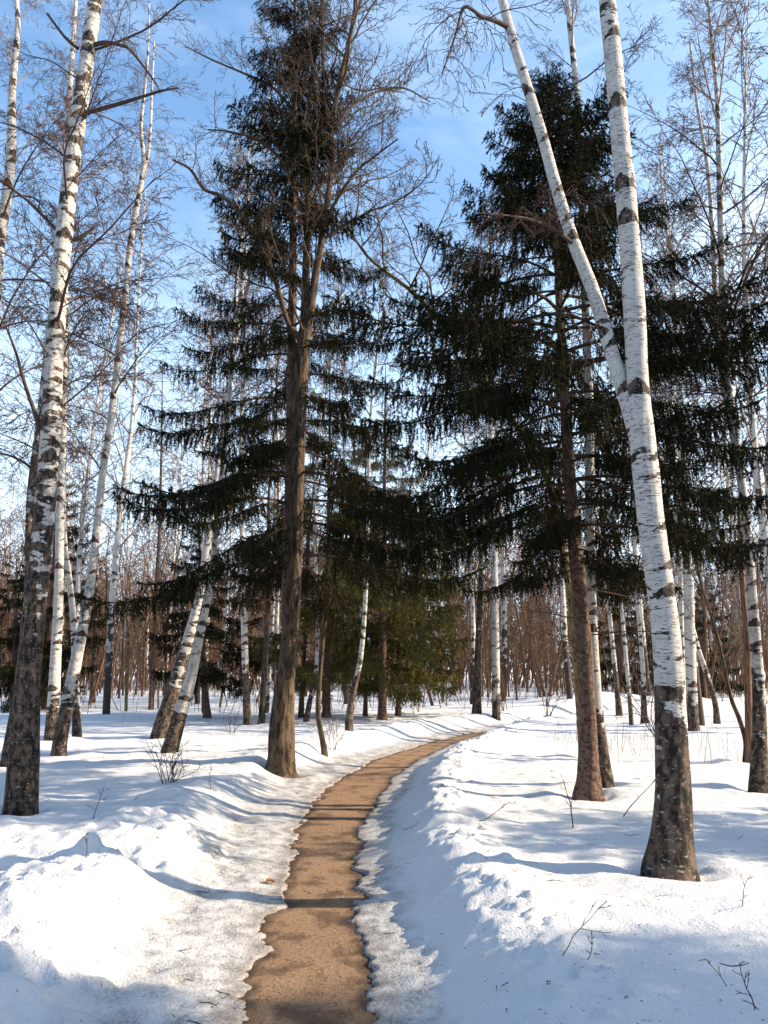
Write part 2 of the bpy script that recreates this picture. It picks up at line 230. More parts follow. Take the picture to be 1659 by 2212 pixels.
    'Y': [(-2.307,22.181,0.068,0.0972),(-2.307,22.181,0.213,0.09),(-2.295,22.181,0.839,0.0711),(-2.264,22.181,1.256,0.0649),(-2.235,22.181,3.022,0.0527),(-2.215,22.181,4.75,0.0469)],
    'Z': [(-1.988,20.501,0.077,0.1025),(-1.988,20.501,0.215,0.0949),(-1.925,20.501,0.665,0.0656),(-1.762,20.501,1.553,0.0541),(-1.749,20.501,2.951,0.0549),(-1.823,20.501,4.387,0.0494),(-1.876,20.501,6.031,0.0439)],
    'SA': [(-1.584,21.961,0.088,0.1375),(-1.584,21.961,0.227,0.1273),(-1.584,21.961,1.097,0.0962),(-1.591,21.961,3.398,0.0786),(-1.603,21.961,6.072,0.0536),(-1.615,21.961,8.876,0.0275),(-1.629,21.961,10.923,0.007)],
    'SB': [(-0.055,21.22,0.069,0.146),(-0.055,21.22,0.214,0.1352),(-0.043,21.22,0.872,0.1051),(-0.019,21.22,3.338,0.0886),(0.006,21.22,5.921,0.0583),(0.033,21.22,8.631,0.0332),(0.047,21.22,10.321,0.0067)],
    'SC': [(-0.528,22.508,0.09,0.0775),(-0.528,22.508,0.231,0.0718),(-0.519,22.508,1.084,0.0592),(-0.53,22.508,3.443,0.0537),(-0.544,22.508,6.464,0.0344),(-0.556,22.508,9.057,0.007)],
    'SD': [(0.406,22.962,0.066,0.1007),(0.406,22.962,0.203,0.0932),(0.423,22.962,1.074,0.0738),(0.445,22.962,3.48,0.0616),(0.481,22.962,5.564,0.0348),(0.517,22.962,7.431,0.0071)],
    'SE': [(-4.783,21.64,0.088,0.1218),(-4.783,21.64,0.223,0.1128),(-4.917,21.64,1.228,0.0823),(-5.049,21.64,2.732,0.0642),(-5.179,21.64,4.411,0.0391),(-5.267,21.64,5.737,0.0066)],
    'SF': [(-11.422,26.889,0.041,0.1349),(-11.422,26.889,0.191,0.1249),(-11.466,26.889,1.445,0.1024),(-11.507,26.889,3.802,0.0802),(-11.591,26.889,6.741,0.0491),(-11.688,26.889,9.115,0.0083)],
    'SG': [(-12.074,26.0,0.041,0.1142),(-12.074,26.0,0.191,0.1057),(-12.074,26.0,0.267,0.1057),(-12.224,26.0,2.201,0.0766),(-12.351,26.0,3.884,0.0388),(-12.451,26.0,5.293,0.0078)],
    'PN': [(-7.592,25.97,0.076,0.0977),(-7.592,25.97,0.225,0.0905),(-7.612,25.97,1.6,0.0686),(-7.644,25.97,3.726,0.062),(-7.651,25.97,6.308,0.0553),(-7.729,25.97,8.526,0.0401),(-7.791,25.97,10.204,0.0244)],
    'TK': [(-8.118,25.087,0.082,0.0551),(-8.118,25.087,0.229,0.051),(-8.159,25.087,1.312,0.0441),(-8.19,25.087,2.472,0.0371),(-8.322,25.087,3.357,0.0299)],
    'DB': [(-10.987,29.96,0.124,0.1318),(-10.987,29.96,0.267,0.122),(-11.027,29.96,1.773,0.088),(-11.124,29.96,4.053,0.0715),(-11.231,29.96,6.772,0.0546),(-11.324,29.96,9.59,0.037)],
    'RL': [(3.225,13.0,0.036,0.0886),(3.225,13.0,0.186,0.082),(3.225,13.0,0.137,0.082),(3.164,13.0,2.28,0.0732),(3.032,13.0,3.605,0.0708),(2.764,13.0,4.951,0.0642),(2.045,13.0,6.163,0.0531),(1.332,13.0,7.295,0.0456),(0.551,13.0,8.237,0.0378),(-0.25,13.0,8.925,0.0255),(-0.681,13.0,9.579,0.0171)],
    'SR': [(10.048,34.0,0.06,0.192),(10.048,34.0,0.21,0.1778),(10.048,34.0,-0.047,0.1778),(10.233,34.0,2.386,0.1203),(10.393,34.0,4.384,0.0608),(10.499,34.0,5.81,0.0102)],
    'SR2': [(15.218,38.0,0.035,0.2145),(15.218,38.0,0.185,0.1986),(15.218,38.0,-0.348,0.1986),(15.469,38.0,2.479,0.1344),(15.718,38.0,4.712,0.068),(15.875,38.0,6.076,0.0114)],
}
SPOTS = {'shrub': (-2.507, 9.461, 0.278), 'shrub2': (-0.919, 14.347, 0.132), 'leaf': (-0.845, 6.157, 0.024), 'tw1': (1.643, 7.128, 0.225), 'tw2': (2.212, 7.585, 0.238), 'tw3': (0.838, 3.98, 0.272), 'tw4': (0.957, 4.026, 0.236), 'tw5': (1.537, 3.542, 0.208), 'tw6': (1.515, 3.744, 0.222), 'tw7': (0.274, 8.697, 0.149), 'tw8': (0.814, 7.188, 0.278), 'tw9': (-2.621, 7.365, 0.258), 'tw10': (-1.957, 5.433, 0.365), 'tw11': (-1.974, 6.209, 0.362), 'tw12': (-1.952, 9.152, 0.252), 'tw13': (-0.58, 6.019, 0.0), 'tw14': (-0.416, 6.019, 0.0), 'tw15': (0.483, 3.861, 0.145), 'tw16': (2.051, 4.777, 0.258), 'sh3': (-3.235, 17.012, 0.205), 'sh4': (3.522, 23.745, 0.316), 'sh5': (4.391, 21.302, 0.341), 'sh6': (5.544, 16.274, 0.228), 'stub': (3.717, 9.746, 0.256), 'log': (5.409, 25.802, 0.457)}

# ---------------------------------------------------------------- object helpers
def tag(o, label=None, category=None, group=None, kind=None):
    if label: o['label'] = label
    if category: o['category'] = category
    if group: o['group'] = group
    if kind: o['kind'] = kind
    return o

def link(name, mesh, parent=None, loc=(0, 0, 0)):
    o = bpy.data.objects.new(name, mesh)
    col.objects.link(o)
    o.location = loc
    if parent is not None: o.parent = parent
    return o

def thing(name, loc, label, category, group=None):
    return tag(link(name, None, None, loc), label, category, group)

class Acc:
    """collects vertices and faces (triangles and quads) with a material slot each"""
    def __init__(self):
        self.v = []; self.q = []; self.t = []; self.qm = []; self.tm = []; self.n = 0
    def add(self, V, Q=None, T=None, m=0):
        V = np.asarray(V, float).reshape(-1, 3)
        if Q is not None and len(Q): self.q.append(np.asarray(Q) + self.n); self.qm.append(np.full(len(Q), m))
        if T is not None and len(T): self.t.append(np.asarray(T) + self.n); self.tm.append(np.full(len(T), m))
        self.v.append(V); self.n += len(V)
    def tubes(self, polys, sides=3, m=0):
        """polys: list of (points n x 3, radii n); batched by n"""
        by = {}
        for P, r in polys: by.setdefault(len(P), []).append((P, r))
        for n, L in by.items():
            P = np.array([a for a, _ in L], float); r = np.array([b for _, b in L], float)
            V = ring_points(P, r, sides)
            N = len(L)
            base = (np.arange(N) * n * sides)[:, None, None]
            i = (np.arange(n - 1) * sides)[None, :, None]; k = np.arange(sides)[None, None, :]; k2 = (k + 1) % sides
            a = base + i + k; b = base + i + k2
            Q = np.stack([a, b, b + sides, a + sides], axis=-1).reshape(-1, 4)
            self.add(V, Q, None, m)
    def mesh(self, name, mats, smooth=True):
        V = np.concatenate(self.v)
        Q = np.concatenate(self.q) if self.q else np.zeros((0, 4), int)
        T = np.concatenate(self.t) if self.t else np.zeros((0, 3), int)
        M = np.concatenate((self.qm or [np.zeros(0, int)]) + (self.tm or [np.zeros(0, int)]))
        return raw_mesh(name, V, Q, T, M, mats, smooth)

def raw_mesh(name, V, Q, T, M, mats, smooth=True):
    me = bpy.data.meshes.new(name)
    me.vertices.add(len(V)); me.vertices.foreach_set('co', np.asarray(V, np.float32).ravel())
    loops = np.concatenate([Q.ravel(), T.ravel()]).astype(np.int32)
    me.loops.add(len(loops)); me.loops.foreach_set('vertex_index', loops)
    starts = np.concatenate([np.arange(len(Q)) * 4, len(Q) * 4 + np.arange(len(T)) * 3]).astype(np.int32)
    me.polygons.add(len(starts)); me.polygons.foreach_set('loop_start', starts)
    me.polygons.foreach_set('material_index', np.asarray(M, np.int32))
    me.polygons.foreach_set('use_smooth', np.full(len(starts), bool(smooth)))
    for m in mats: me.materials.append(m)
    me.update(calc_edges=True)
    return me

def ring_points(P, r, sides):
    """P: N x n x 3 polylines, r: N x n radii -> N*n*sides x 3"""
    T = np.gradient(P, axis=1)
    T /= np.linalg.norm(T, axis=2, keepdims=True) + 1e-9
    ref = np.zeros_like(T); ref[..., 2] = 1.0
    flat = np.abs(T[..., 2:3]) > 0.9
    ref = np.where(flat, np.array([1.0, 0.0, 0.0]), ref)
    use = ref[:, :1, :]                                          # one reference per polyline keeps rings from twisting
    A = np.cross(T, np.broadcast_to(use, T.shape)); A /= np.linalg.norm(A, axis=2, keepdims=True) + 1e-9
    B = np.cross(T, A)
    th = np.arange(sides) * 2 * math.pi / sides
    return (P[:, :, None, :] + r[:, :, None, None] * (A[:, :, None, :] * np.cos(th)[None, None, :, None] + B[:, :, None, :] * np.sin(th)[None, None, :, None])).reshape(-1, 3)

def unit(v):
    return v / (np.linalg.norm(v) + 1e-9)

def wander(rng, start, d, length, n, wig, grav):
    """a crooked polyline of n points from start along d; grav bends it down (<0) or up (>0)"""
    pts = [np.array(start, float)]; d = unit(np.array(d, float)); st = length / (n - 1)
    for i in range(n - 1):
        d = unit(d + rng.normal(0, wig, 3) + np.array([0, 0, grav * st]))
        pts.append(pts[-1] + d * st)
    return np.array(pts)

def along(P, t):
    x = t * (len(P) - 1); i = min(int(x), len(P) - 2); f = x - i
    return P[i] * (1 - f) + P[i + 1] * f, unit(P[i + 1] - P[i])

def grow(rng, start, d, length, r, lv, spec, out):
    """recursive branching; spec[level] = dict(n, wig, grav, kids, t0, ratio, ang, sides); out[level] gets (points, radii)"""
    s = spec[lv]
    P = wander(rng, start, d, length, s['n'], s['wig'], s['grav'])
    rad = r * (1 - (1 - s.get('tip', 0.25)) * np.linspace(0, 1, s['n']))
    out[lv].append((P, np.maximum(rad, s.get('rmin', 0.002))))
    if lv + 1 >= len(spec): return
    lo, hi = s['kids']
    k = int(rng.integers(lo, hi + 1)); roll = rng.uniform(0, 6.28)
    for i in range(k):
        t = s['t0'] + (0.98 - s['t0']) * (i + rng.uniform(0.1, 0.9)) / k
        p, tg = along(P, t)
        roll += 2.4 + rng.normal(0, 0.5)
        a = unit(np.cross(tg, [0.31, 0.17, 0.94])); b = np.cross(tg, a)
        side = a * math.cos(roll) + b * math.sin(roll) * s.get('flat', 1.0)
        ang = R(s['ang']) * rng.uniform(0.75, 1.25)
        dd = unit(tg * math.cos(ang) + unit(side) * math.sin(ang))
        ln = length * s['ratio'] * (1 - s.get('fall', 0.55) * t) * rng.uniform(0.6, 1.25)
        grow(rng, p, dd, ln, max(r * s.get('rr', 0.45) * (1 - 0.5 * t), 0.002), lv + 1, spec, out)

def resample(pts, step):
    """Catmull-Rom through (x, y, z, r) points, about one sample per step metres"""
    p = np.array(pts, float)
    p = np.vstack([2 * p[0] - p[1], p, 2 * p[-1] - p[-2]])
    out = []
    for i in range(1, len(p) - 2):
        seg = np.linalg.norm(p[i + 1][:3] - p[i][:3]); n = max(1, int(round(seg / step)))
        t = (np.arange(n) / n)[:, None]
        a, b, c, d = p[i - 1], p[i], p[i + 1], p[i + 2]
        out.append(0.5 * ((2 * b) + (-a + c) * t + (2 * a - 5 * b + 4 * c - d) * t ** 2 + (-a + 3 * b - 3 * c + d) * t ** 3))
    out.append(p[-2][None, :])
    q = np.vstack(out); q[:, 3] = np.maximum(q[:, 3], 0.002)
    return q

def extend(pts, H, rng, tip=0.012, wig=0.06):
    """carry a traced stem on to height H above its foot, tapering"""
    pts = [tuple(p) for p in pts]
    z0 = pts[0][2]; last = np.array(pts[-1][:3]); prev = np.array(pts[-3][:3]) if len(pts) > 2 else np.array(pts[0][:3])
    d = unit(last - prev); d = unit(d + np.array([0, 0, 0.25])); r = pts[-1][3]
    left = (z0 + H) - last[2]
    if left < 0.4: return pts
    n = max(2, int(left / 0.7))
    for i in range(n):
        d = unit(d + rng.normal(0, wig, 3) * np.array([1, 1, 0.2]) + np.array([0, 0, 0.08]))
        last = last + d * (left / n) / max(d[2], 0.5)
        pts.append((last[0], last[1], last[2], r + (tip - r) * ((i + 1) / n) ** 0.8))
    return pts

def sweep(name, pts, origin, mats, step=0.06, sides=24, rough=0.05, ridge=0.0, flare=0.0, seed=0):
    """a bark-covered stem: rings with an uneven radius, UV in metres (round, along); the seam faces away (+Y)"""
    q = resample(pts, step)
    P = q[:, :3]; r = q[:, 3]; n = len(q)
    T = np.gradient(P, axis=0); T /= np.linalg.norm(T, axis=1, keepdims=True) + 1e-9
    Y = np.array([0, 1.0, 0]) + 0 * T
    B = Y - (Y * T).sum(1, keepdims=True) * T; B /= np.linalg.norm(B, axis=1, keepdims=True) + 1e-9
    A = np.cross(B, T)
    L = np.concatenate([[0], np.cumsum(np.linalg.norm(np.diff(P, axis=0), axis=1))])
    th = np.linspace(0, 2 * math.pi, sides + 1); th[-1] = 0.0
    c, s_ = np.cos(th)[None, :], np.sin(th)[None, :]; v = L[:, None]
    k = 1 + rough * fbm(c * 1.1 + v * 1.7 + seed, s_ * 1.1 - v * 1.3, 3, seed) + 0.4 * rough * fbm(c * 3 + v * 5, s_ * 3 - v * 6 + seed, 2, seed + 3)
    if ridge:
        fade = np.exp(-np.maximum(0, v - 0.3) / 2.2)
        k = k + ridge * (0.35 + 0.65 * fade) * (1 - 2 * np.abs(fbm(c * 5.5 + v * 0.55 + seed, s_ * 5.5 - v * 0.45, 3, seed + 7)) - 0.5)
    if flare:
        k = k + flare * np.exp(-v / 0.2) * (0.35 + 1.1 * np.abs(np.sin(2.5 * th[None, :] + seed)) ** 1.5)
    V = P[:, None, :] + (r[:, None] * k)[:, :, None] * (A[:, None, :] * s_[:, :, None] + B[:, None, :] * c[:, :, None])
    V = V.reshape(-1, 3) - np.array(origin)
    i = np.arange(n - 1)[:, None] * (sides + 1); j = np.arange(sides)[None, :]
    a = i + j
    Q = np.stack([a, a + 1, a + sides + 2, a + sides + 1], axis=-1).reshape(-1, 4)
    me = raw_mesh(name, V, Q, np.zeros((0, 3), int), np.zeros(len(Q), int), mats)
    uv = me.uv_layers.new(name='bark')
    th2 = np.linspace(0, 1, sides + 1)
    rm = max(float(np.median(r)), 0.02)
    U = np.stack([np.broadcast_to(th2[None, :] * 2 * math.pi * rm, (n, sides + 1)), np.broadcast_to(v, (n, sides + 1))], axis=-1).reshape(-1, 2)
    uv.data.foreach_set('uv', U[Q.ravel()].astype(np.float32).ravel())
    return me, q

# ---------------------------------------------------------------- node helper
class Nodes:
    def __init__(self, name):
        self.mat = bpy.data.materials.new(name); self.mat.use_nodes = True
        self.t = self.mat.node_tree; self.bsdf = self.t.nodes['Principled BSDF']
        self.bsdf.inputs['Specular IOR Level'].default_value = 0.25
    def new(self, kind, **inp):
        n = self.t.nodes.new(kind)
        for k, v in inp.items(): self.put(n.inputs[k.replace('_', ' ')], v)
        return n
    def put(self, sock, v):
        if hasattr(v, 'is_linked') or hasattr(v, 'links'): self.t.links.new(v, sock)
        else: sock.default_value = v
    def math(self, op, a, b=0.0, clamp=False):
        n = self.t.nodes.new('ShaderNodeMath'); n.operation = op; n.use_clamp = clamp
        self.put(n.inputs[0], a); self.put(n.inputs[1], b); return n.outputs[0]
    def vec(self, x, y, z=0.0):
        n = self.t.nodes.new('ShaderNodeCombineXYZ')
        for i, v in enumerate((x, y, z)): self.put(n.inputs[i], v)
        return n.outputs[0]
    def noise(self, vec, scale=1.0, detail=4.0, rough=0.55, dist=0.0):
        n = self.new('ShaderNodeTexNoise', Vector=vec, Scale=scale, Detail=detail, Roughness=rough, Distortion=dist); return n.outputs['Fac']
    def step(self, v, lo, hi, a=0.0, b=1.0):
        n = self.t.nodes.new('ShaderNodeMapRange'); n.interpolation_type = 'SMOOTHSTEP'
        self.put(n.inputs['Value'], v); self.put(n.inputs['From Min'], lo); self.put(n.inputs['From Max'], hi)
        self.put(n.inputs['To Min'], a); self.put(n.inputs['To Max'], b); return n.outputs[0]
    def mix(self, f, a, b):
        n = self.t.nodes.new('ShaderNodeMix'); n.data_type = 'RGBA'
        def c(v): return (*v, 1.0) if isinstance(v, tuple) and len(v) == 3 else v
        self.put(n.inputs['Factor'], f); self.put(n.inputs['A'], c(a)); self.put(n.inputs['B'], c(b)); return n.outputs['Result']
    def uv(self):
        s = self.new('ShaderNodeSeparateXYZ', Vector=self.new('ShaderNodeUVMap').outputs[0]); return s.outputs[0], s.outputs[1]
    def attr(self, name, kind='GEOMETRY'):
        n = self.t.nodes.new('ShaderNodeAttribute'); n.attribute_name = name; n.attribute_type = kind; return n.outputs['Fac']
    def done(self, color, rough=0.8, height=None, dist=0.01, strength=1.0):
        self.put(self.bsdf.inputs['Base Color'], (*color, 1.0) if isinstance(color, tuple) else color)
        self.put(self.bsdf.inputs['Roughness'], rough)
        if height is not None:
            b = self.new('ShaderNodeBump', Height=height, Distance=dist, Strength=strength)
            self.t.links.new(b.outputs[0], self.bsdf.inputs['Normal'])
        return self.mat

# ---------------------------------------------------------------- materials
def birch_bark():
    n = Nodes('birch_bark'); u, v = n.uv()
    rnd = n.math('MULTIPLY', n.new('ShaderNodeObjectInfo').outputs['Random'], 37.0)
    dark_h = n.attr('dark_h', 'OBJECT')
    wob = n.noise(n.vec(u, v, rnd), 3.0, 3)
    v2 = n.math('ADD', v, n.math('MULTIPLY', wob, 0.05))
    white = n.mix(n.noise(n.vec(n.math('MULTIPLY', u, 6.0), n.math('MULTIPLY', v, 22.0), rnd), 1.0, 4), (0.34, 0.315, 0.285), (0.67, 0.635, 0.59))
    # short horizontal pores
    len_n = n.noise(n.vec(n.math('MULTIPLY', u, 26.0), n.math('MULTIPLY', v2, 150.0), rnd), 1.0, 2.0)
    dens = n.noise(n.vec(u, v, rnd), 5.0, 2)
    pores = n.step(n.math('ADD', len_n, n.math('MULTIPLY', dens, 0.22)), 0.70, 0.76)
    # wide dark bands and patches
    pat = n.noise(n.vec(n.math('MULTIPLY', u, 4.2), n.math('MULTIPLY', v2, 8.5), rnd), 1.0, 6.0, 0.62)
    low = n.step(v, n.math('MULTIPLY', dark_h, 0.3), n.math('MULTIPLY', dark_h, 3.0), 1.0, 0.0)
    pat = n.math('MULTIPLY', n.math('SUBTRACT', pat, 0.5), 4.6)
    more = n.math('ADD', n.math('MULTIPLY', low, 1.6), n.attr('patchy', 'OBJECT'))
    run = n.noise(n.vec(n.math('MULTIPLY', u, 11.0), n.math('MULTIPLY', v, 1.7), rnd), 1.0, 4.0, 0.6)
    edge = n.math('MULTIPLY', n.math('MULTIPLY', low, n.math('SUBTRACT', 1.0, low)), n.math('MULTIPLY', n.math('SUBTRACT', run, 0.5), 14.0))
    patch = n.step(n.math('ADD', n.math('ADD', pat, more), edge), 0.55, 0.68)
    # arched scars under old branches
    vor = n.new('ShaderNodeTexVoronoi', Vector=n.vec(n.math('MULTIPLY', u, 3.2), n.math('MULTIPLY', v, 3.6), 0.0), Scale=1.0, Randomness=0.85)
    vor.voronoi_dimensions = '2D'
    pos = n.new('ShaderNodeSeparateXYZ', Vector=vor.outputs['Position'])
    cid = n.new('ShaderNodeSeparateColor', Color=vor.outputs['Color'])
    du = n.math('SUBTRACT', n.math('MULTIPLY', u, 3.2), pos.outputs[0]); dv = n.math('SUBTRACT', n.math('MULTIPLY', v, 3.6), pos.outputs[1])
    jit = n.math('MULTIPLY', n.math('SUBTRACT', n.noise(n.vec(n.math('MULTIPLY', u, 40.0), n.math('MULTIPLY', v, 60.0), 0.0), 1.0, 3), 0.5), 0.30)
    arch = n.math('ABSOLUTE', n.math('ADD', n.math('ADD', dv, n.math('MULTIPLY', n.math('ABSOLUTE', du), 0.55)), jit))
    thick = n.math('MULTIPLY', n.math('SUBTRACT', 0.42, n.math('ABSOLUTE', du)), n.math('ADD', n.math('MULTIPLY', cid.outputs[0], 0.6), 0.12))
    scar = n.math('MULTIPLY', n.math('LESS_THAN', arch, thick), n.math('GREATER_THAN', cid.outputs[1], 0.14))
    dark = n.math('MAXIMUM', n.math('MAXIMUM', patch, scar), n.math('MULTIPLY', pores, 0.85))
    fis = n.noise(n.vec(n.math('MULTIPLY', u, 30.0), n.math('MULTIPLY', v2, 9.0), rnd), 1.0, 6.0, 0.65)
    dcol = n.mix(n.step(fis, 0.42, 0.60), (0.012, 0.009, 0.008), (0.125, 0.088, 0.064))
    dcol = n.mix(n.step(n.noise(n.vec(n.math('MULTIPLY', u, 45.0), n.math('MULTIPLY', v, 45.0), rnd), 1.0, 3), 0.61, 0.68), dcol, (0.26, 0.24, 0.21))
    dcol = n.mix(n.math('MULTIPLY', n.step(n.noise(n.vec(u, v, rnd), 9.0, 4), 0.55, 0.75), low), dcol, (0.10, 0.052, 0.034))
    colr = n.mix(dark, white, dcol)
    hgt = n.math('ADD', n.math('MULTIPLY', fis, n.math('ADD', n.math('MULTIPLY', dark, 0.9), 0.12)), n.math('MULTIPLY', dark, -0.25))
    return n.done(colr, 0.75, hgt, 0.035, 1.0)

def ridged_bark(name, c0, c1, c2, su=32.0, sv=4.0, dist=0.03):
    n = Nodes(name); u, v = n.uv()
    rnd = n.math('MULTIPLY', n.new('ShaderNodeObjectInfo').outputs['Random'], 37.0)
    a = n.noise(n.vec(n.math('MULTIPLY', u, su), n.math('MULTIPLY', v, sv), rnd), 1.0, 6.0, 0.6, 0.6)
    b = n.noise(n.vec(u, v, rnd), 6.0, 4)
    c = n.mix(n.step(a, 0.40, 0.58), c0, c1)
    c = n.mix(n.step(b, 0.5, 0.72), c, c2)
    c = n.mix(n.step(n.noise(n.vec(n.math('MULTIPLY', u, 60.0), n.math('MULTIPLY', v, 50.0), rnd), 1.0, 2), 0.70, 0.76), c, (0.30, 0.28, 0.25))
    return n.done(c, 0.88, a, dist, 1.0)

def plain(name, color, var=0.35, rough=0.8, scale=9.0, vary=None):
    n = Nodes(name)
    f = n.noise(n.new('ShaderNodeTexCoord').outputs['Object'], scale, 3)
    d = tuple(x * (1 - var) for x in color); l = tuple(min(1, x * (1 + var)) for x in color)
    n.bsdf.inputs['Specular IOR Level'].default_value = 0.08
    c = n.mix(f, d, l)
    if vary: c = n.mix(n.math('MULTIPLY', n.new('ShaderNodeObjectInfo').outputs['Random'], 0.75), c, vary)
    return n.done(c, rough)

def needle_mat(name, a, b, rough=0.65):
    n = Nodes(name)
    ob = n.new('ShaderNodeObjectInfo').outputs['Random']
    f = n.noise(n.new('ShaderNodeTexCoord').outputs['Object'], 4.0, 4)
    c = n.mix(n.math('ADD', n.math('MULTIPLY', f, 0.75), n.math('MULTIPLY', ob, 0.3)), a, b)
    n.bsdf.inputs['Specular IOR Level'].default_value = 0.04
    return n.done(c, rough)

def snow_mat():
    n = Nodes('snow'); P = n.new('ShaderNodeTexCoord').outputs['Object']
    ice = n.attr('ice')
    mot = n.noise(P, 7.0, 6, 0.65); fine = n.noise(P, 60.0, 4, 0.6); grain = n.noise(P, 260.0, 2, 0.5)
    clean = n.mix(n.noise(P, 1.3, 4), (0.69, 0.70, 0.72), (0.78, 0.785, 0.79))
    icy = n.mix(n.step(mot, 0.38, 0.66), (0.20, 0.20, 0.20), (0.58, 0.575, 0.56))
    icy = n.mix(n.step(fine, 0.45, 0.7), icy, (0.64, 0.63, 0.61))
    f = n.math('MULTIPLY', ice, n.step(mot, 0.25, 0.62, 1.0, 0.55))
    c = n.mix(f, clean, icy)
    c = n.mix(n.math('MULTIPLY', n.attr('dirt'), n.step(fine, 0.3, 0.65, 0.25, 0.85)), c, (0.17, 0.125, 0.095))
    # crumbs of bark and needles lying on the old snow
    vor = n.new('ShaderNodeTexVoronoi', Vector=P, Scale=24.0); cid = n.new('ShaderNodeSeparateColor', Color=vor.outputs['Color'])
    dens = n.step(n.noise(P, 0.8, 3), 0.35, 0.75, 0.16, 0.5)
    speck = n.math('MULTIPLY', n.math('LESS_THAN', vor.outputs['Distance'], n.math('MULTIPLY', cid.outputs[1], 0.13)), n.math('LESS_THAN', cid.outputs[0], dens))
    c = n.mix(speck, c, (0.10, 0.075, 0.055))
    h = n.math('ADD', n.math('ADD', n.math('MULTIPLY', mot, 0.6), n.math('MULTIPLY', fine, 0.35)), n.math('MULTIPLY', grain, 0.12))
    n.put(n.bsdf.inputs['Specular IOR Level'], 0.35)
    return n.done(c, n.step(ice, 0.2, 0.9, 0.62, 0.34), h, 0.045, 0.9)

def sand_mat():
    n = Nodes('sand'); P = n.new('ShaderNodeTexCoord').outputs['Object']
    a = n.noise(P, 2.2, 5, 0.6); b = n.noise(P, 35.0, 4, 0.6); g = n.noise(P, 190.0, 2)
    edge = n.attr('edge')
    c = n.mix(a, (0.195, 0.115, 0.065), (0.35, 0.22, 0.13))
    c = n.mix(n.step(g, 0.35, 0.7), c, (0.40, 0.262, 0.16))
    c = n.mix(n.math('MULTIPLY', n.step(b, 0.55, 0.68), 0.65), c, (0.085, 0.05, 0.028))
    vor = n.new('ShaderNodeTexVoronoi', Vector=P, Scale=55.0); cid = n.new('ShaderNodeSeparateColor', Color=vor.outputs['Color'])
    peb = n.math('MULTIPLY', n.math('LESS_THAN', vor.outputs['Distance'], n.math('MULTIPLY', cid.outputs[1], 0.32)), n.math('LESS_THAN', cid.outputs[0], 0.33))
    c = n.mix(peb, c, n.mix(cid.outputs[2], (0.04, 0.025, 0.015), (0.30, 0.20, 0.12)))
    c = n.mix(n.math('MULTIPLY', n.step(n.noise(P, 3.4, 5, 0.6), 0.48, 0.64), 0.72), c, (0.095, 0.054, 0.034))
    wet = n.math('MULTIPLY', edge, n.step(n.noise(P, 6.0, 4), 0.3, 0.6, 0.45, 1.0))
    c = n.mix(wet, c, (0.050, 0.030, 0.020))
    h = n.math('ADD', n.math('ADD', n.math('MULTIPLY', b, 0.5), n.math('MULTIPLY', g, 0.35)), n.math('MULTIPLY', peb, 0.25))
    return n.done(c, n.step(wet, 0.2, 0.9, 0.9, 0.55), h, 0.045, 1.0)

M_BIRCH = birch_bark()
M_LIME = ridged_bark('grey_brown_bark', (0.022, 0.015, 0.010), (0.112, 0.077, 0.048), (0.075, 0.058, 0.040))
M_SPRUCE = ridged_bark('spruce_bark', (0.050, 0.030, 0.021), (0.165, 0.100, 0.070), (0.120, 0.078, 0.056), 44.0, 22.0, 0.02)
M_DEAD = ridged_bark('dead_wood', (0.07, 0.035, 0.022), (0.24, 0.13, 0.085), (0.16, 0.10, 0.07), 40.0, 3.0, 0.02)
M_MOSSY = ridged_bark('mossy_bark', (0.045, 0.036, 0.016), (0.23, 0.18, 0.085), (0.15, 0.13, 0.05), 28.0, 9.0, 0.03)
M_TWIG = plain('birch_twig', (0.085, 0.053, 0.044), 0.3)
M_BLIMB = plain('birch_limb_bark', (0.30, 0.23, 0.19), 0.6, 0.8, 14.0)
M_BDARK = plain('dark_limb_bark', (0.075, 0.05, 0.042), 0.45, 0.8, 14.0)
M_LTWIG = plain('grey_twig', (0.092, 0.064, 0.046), 0.35)
M_BROWN = plain('brown_twig', (0.165, 0.095, 0.058), 0.35, 0.85, 3.0, (0.060, 0.042, 0.032))
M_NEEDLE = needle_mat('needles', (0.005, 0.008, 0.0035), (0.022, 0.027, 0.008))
M_NEEDLE_SUNLIT = needle_mat('needles_sunlit', (0.035, 0.040, 0.012), (0.165, 0.145, 0.040))  # lighter copy of the needles, the sun on them put into the colour
M_SPRUCE_T = plain('spruce_twig', (0.060, 0.040, 0.028), 0.35)
M_SNOW = snow_mat()
M_SAND = sand_mat()

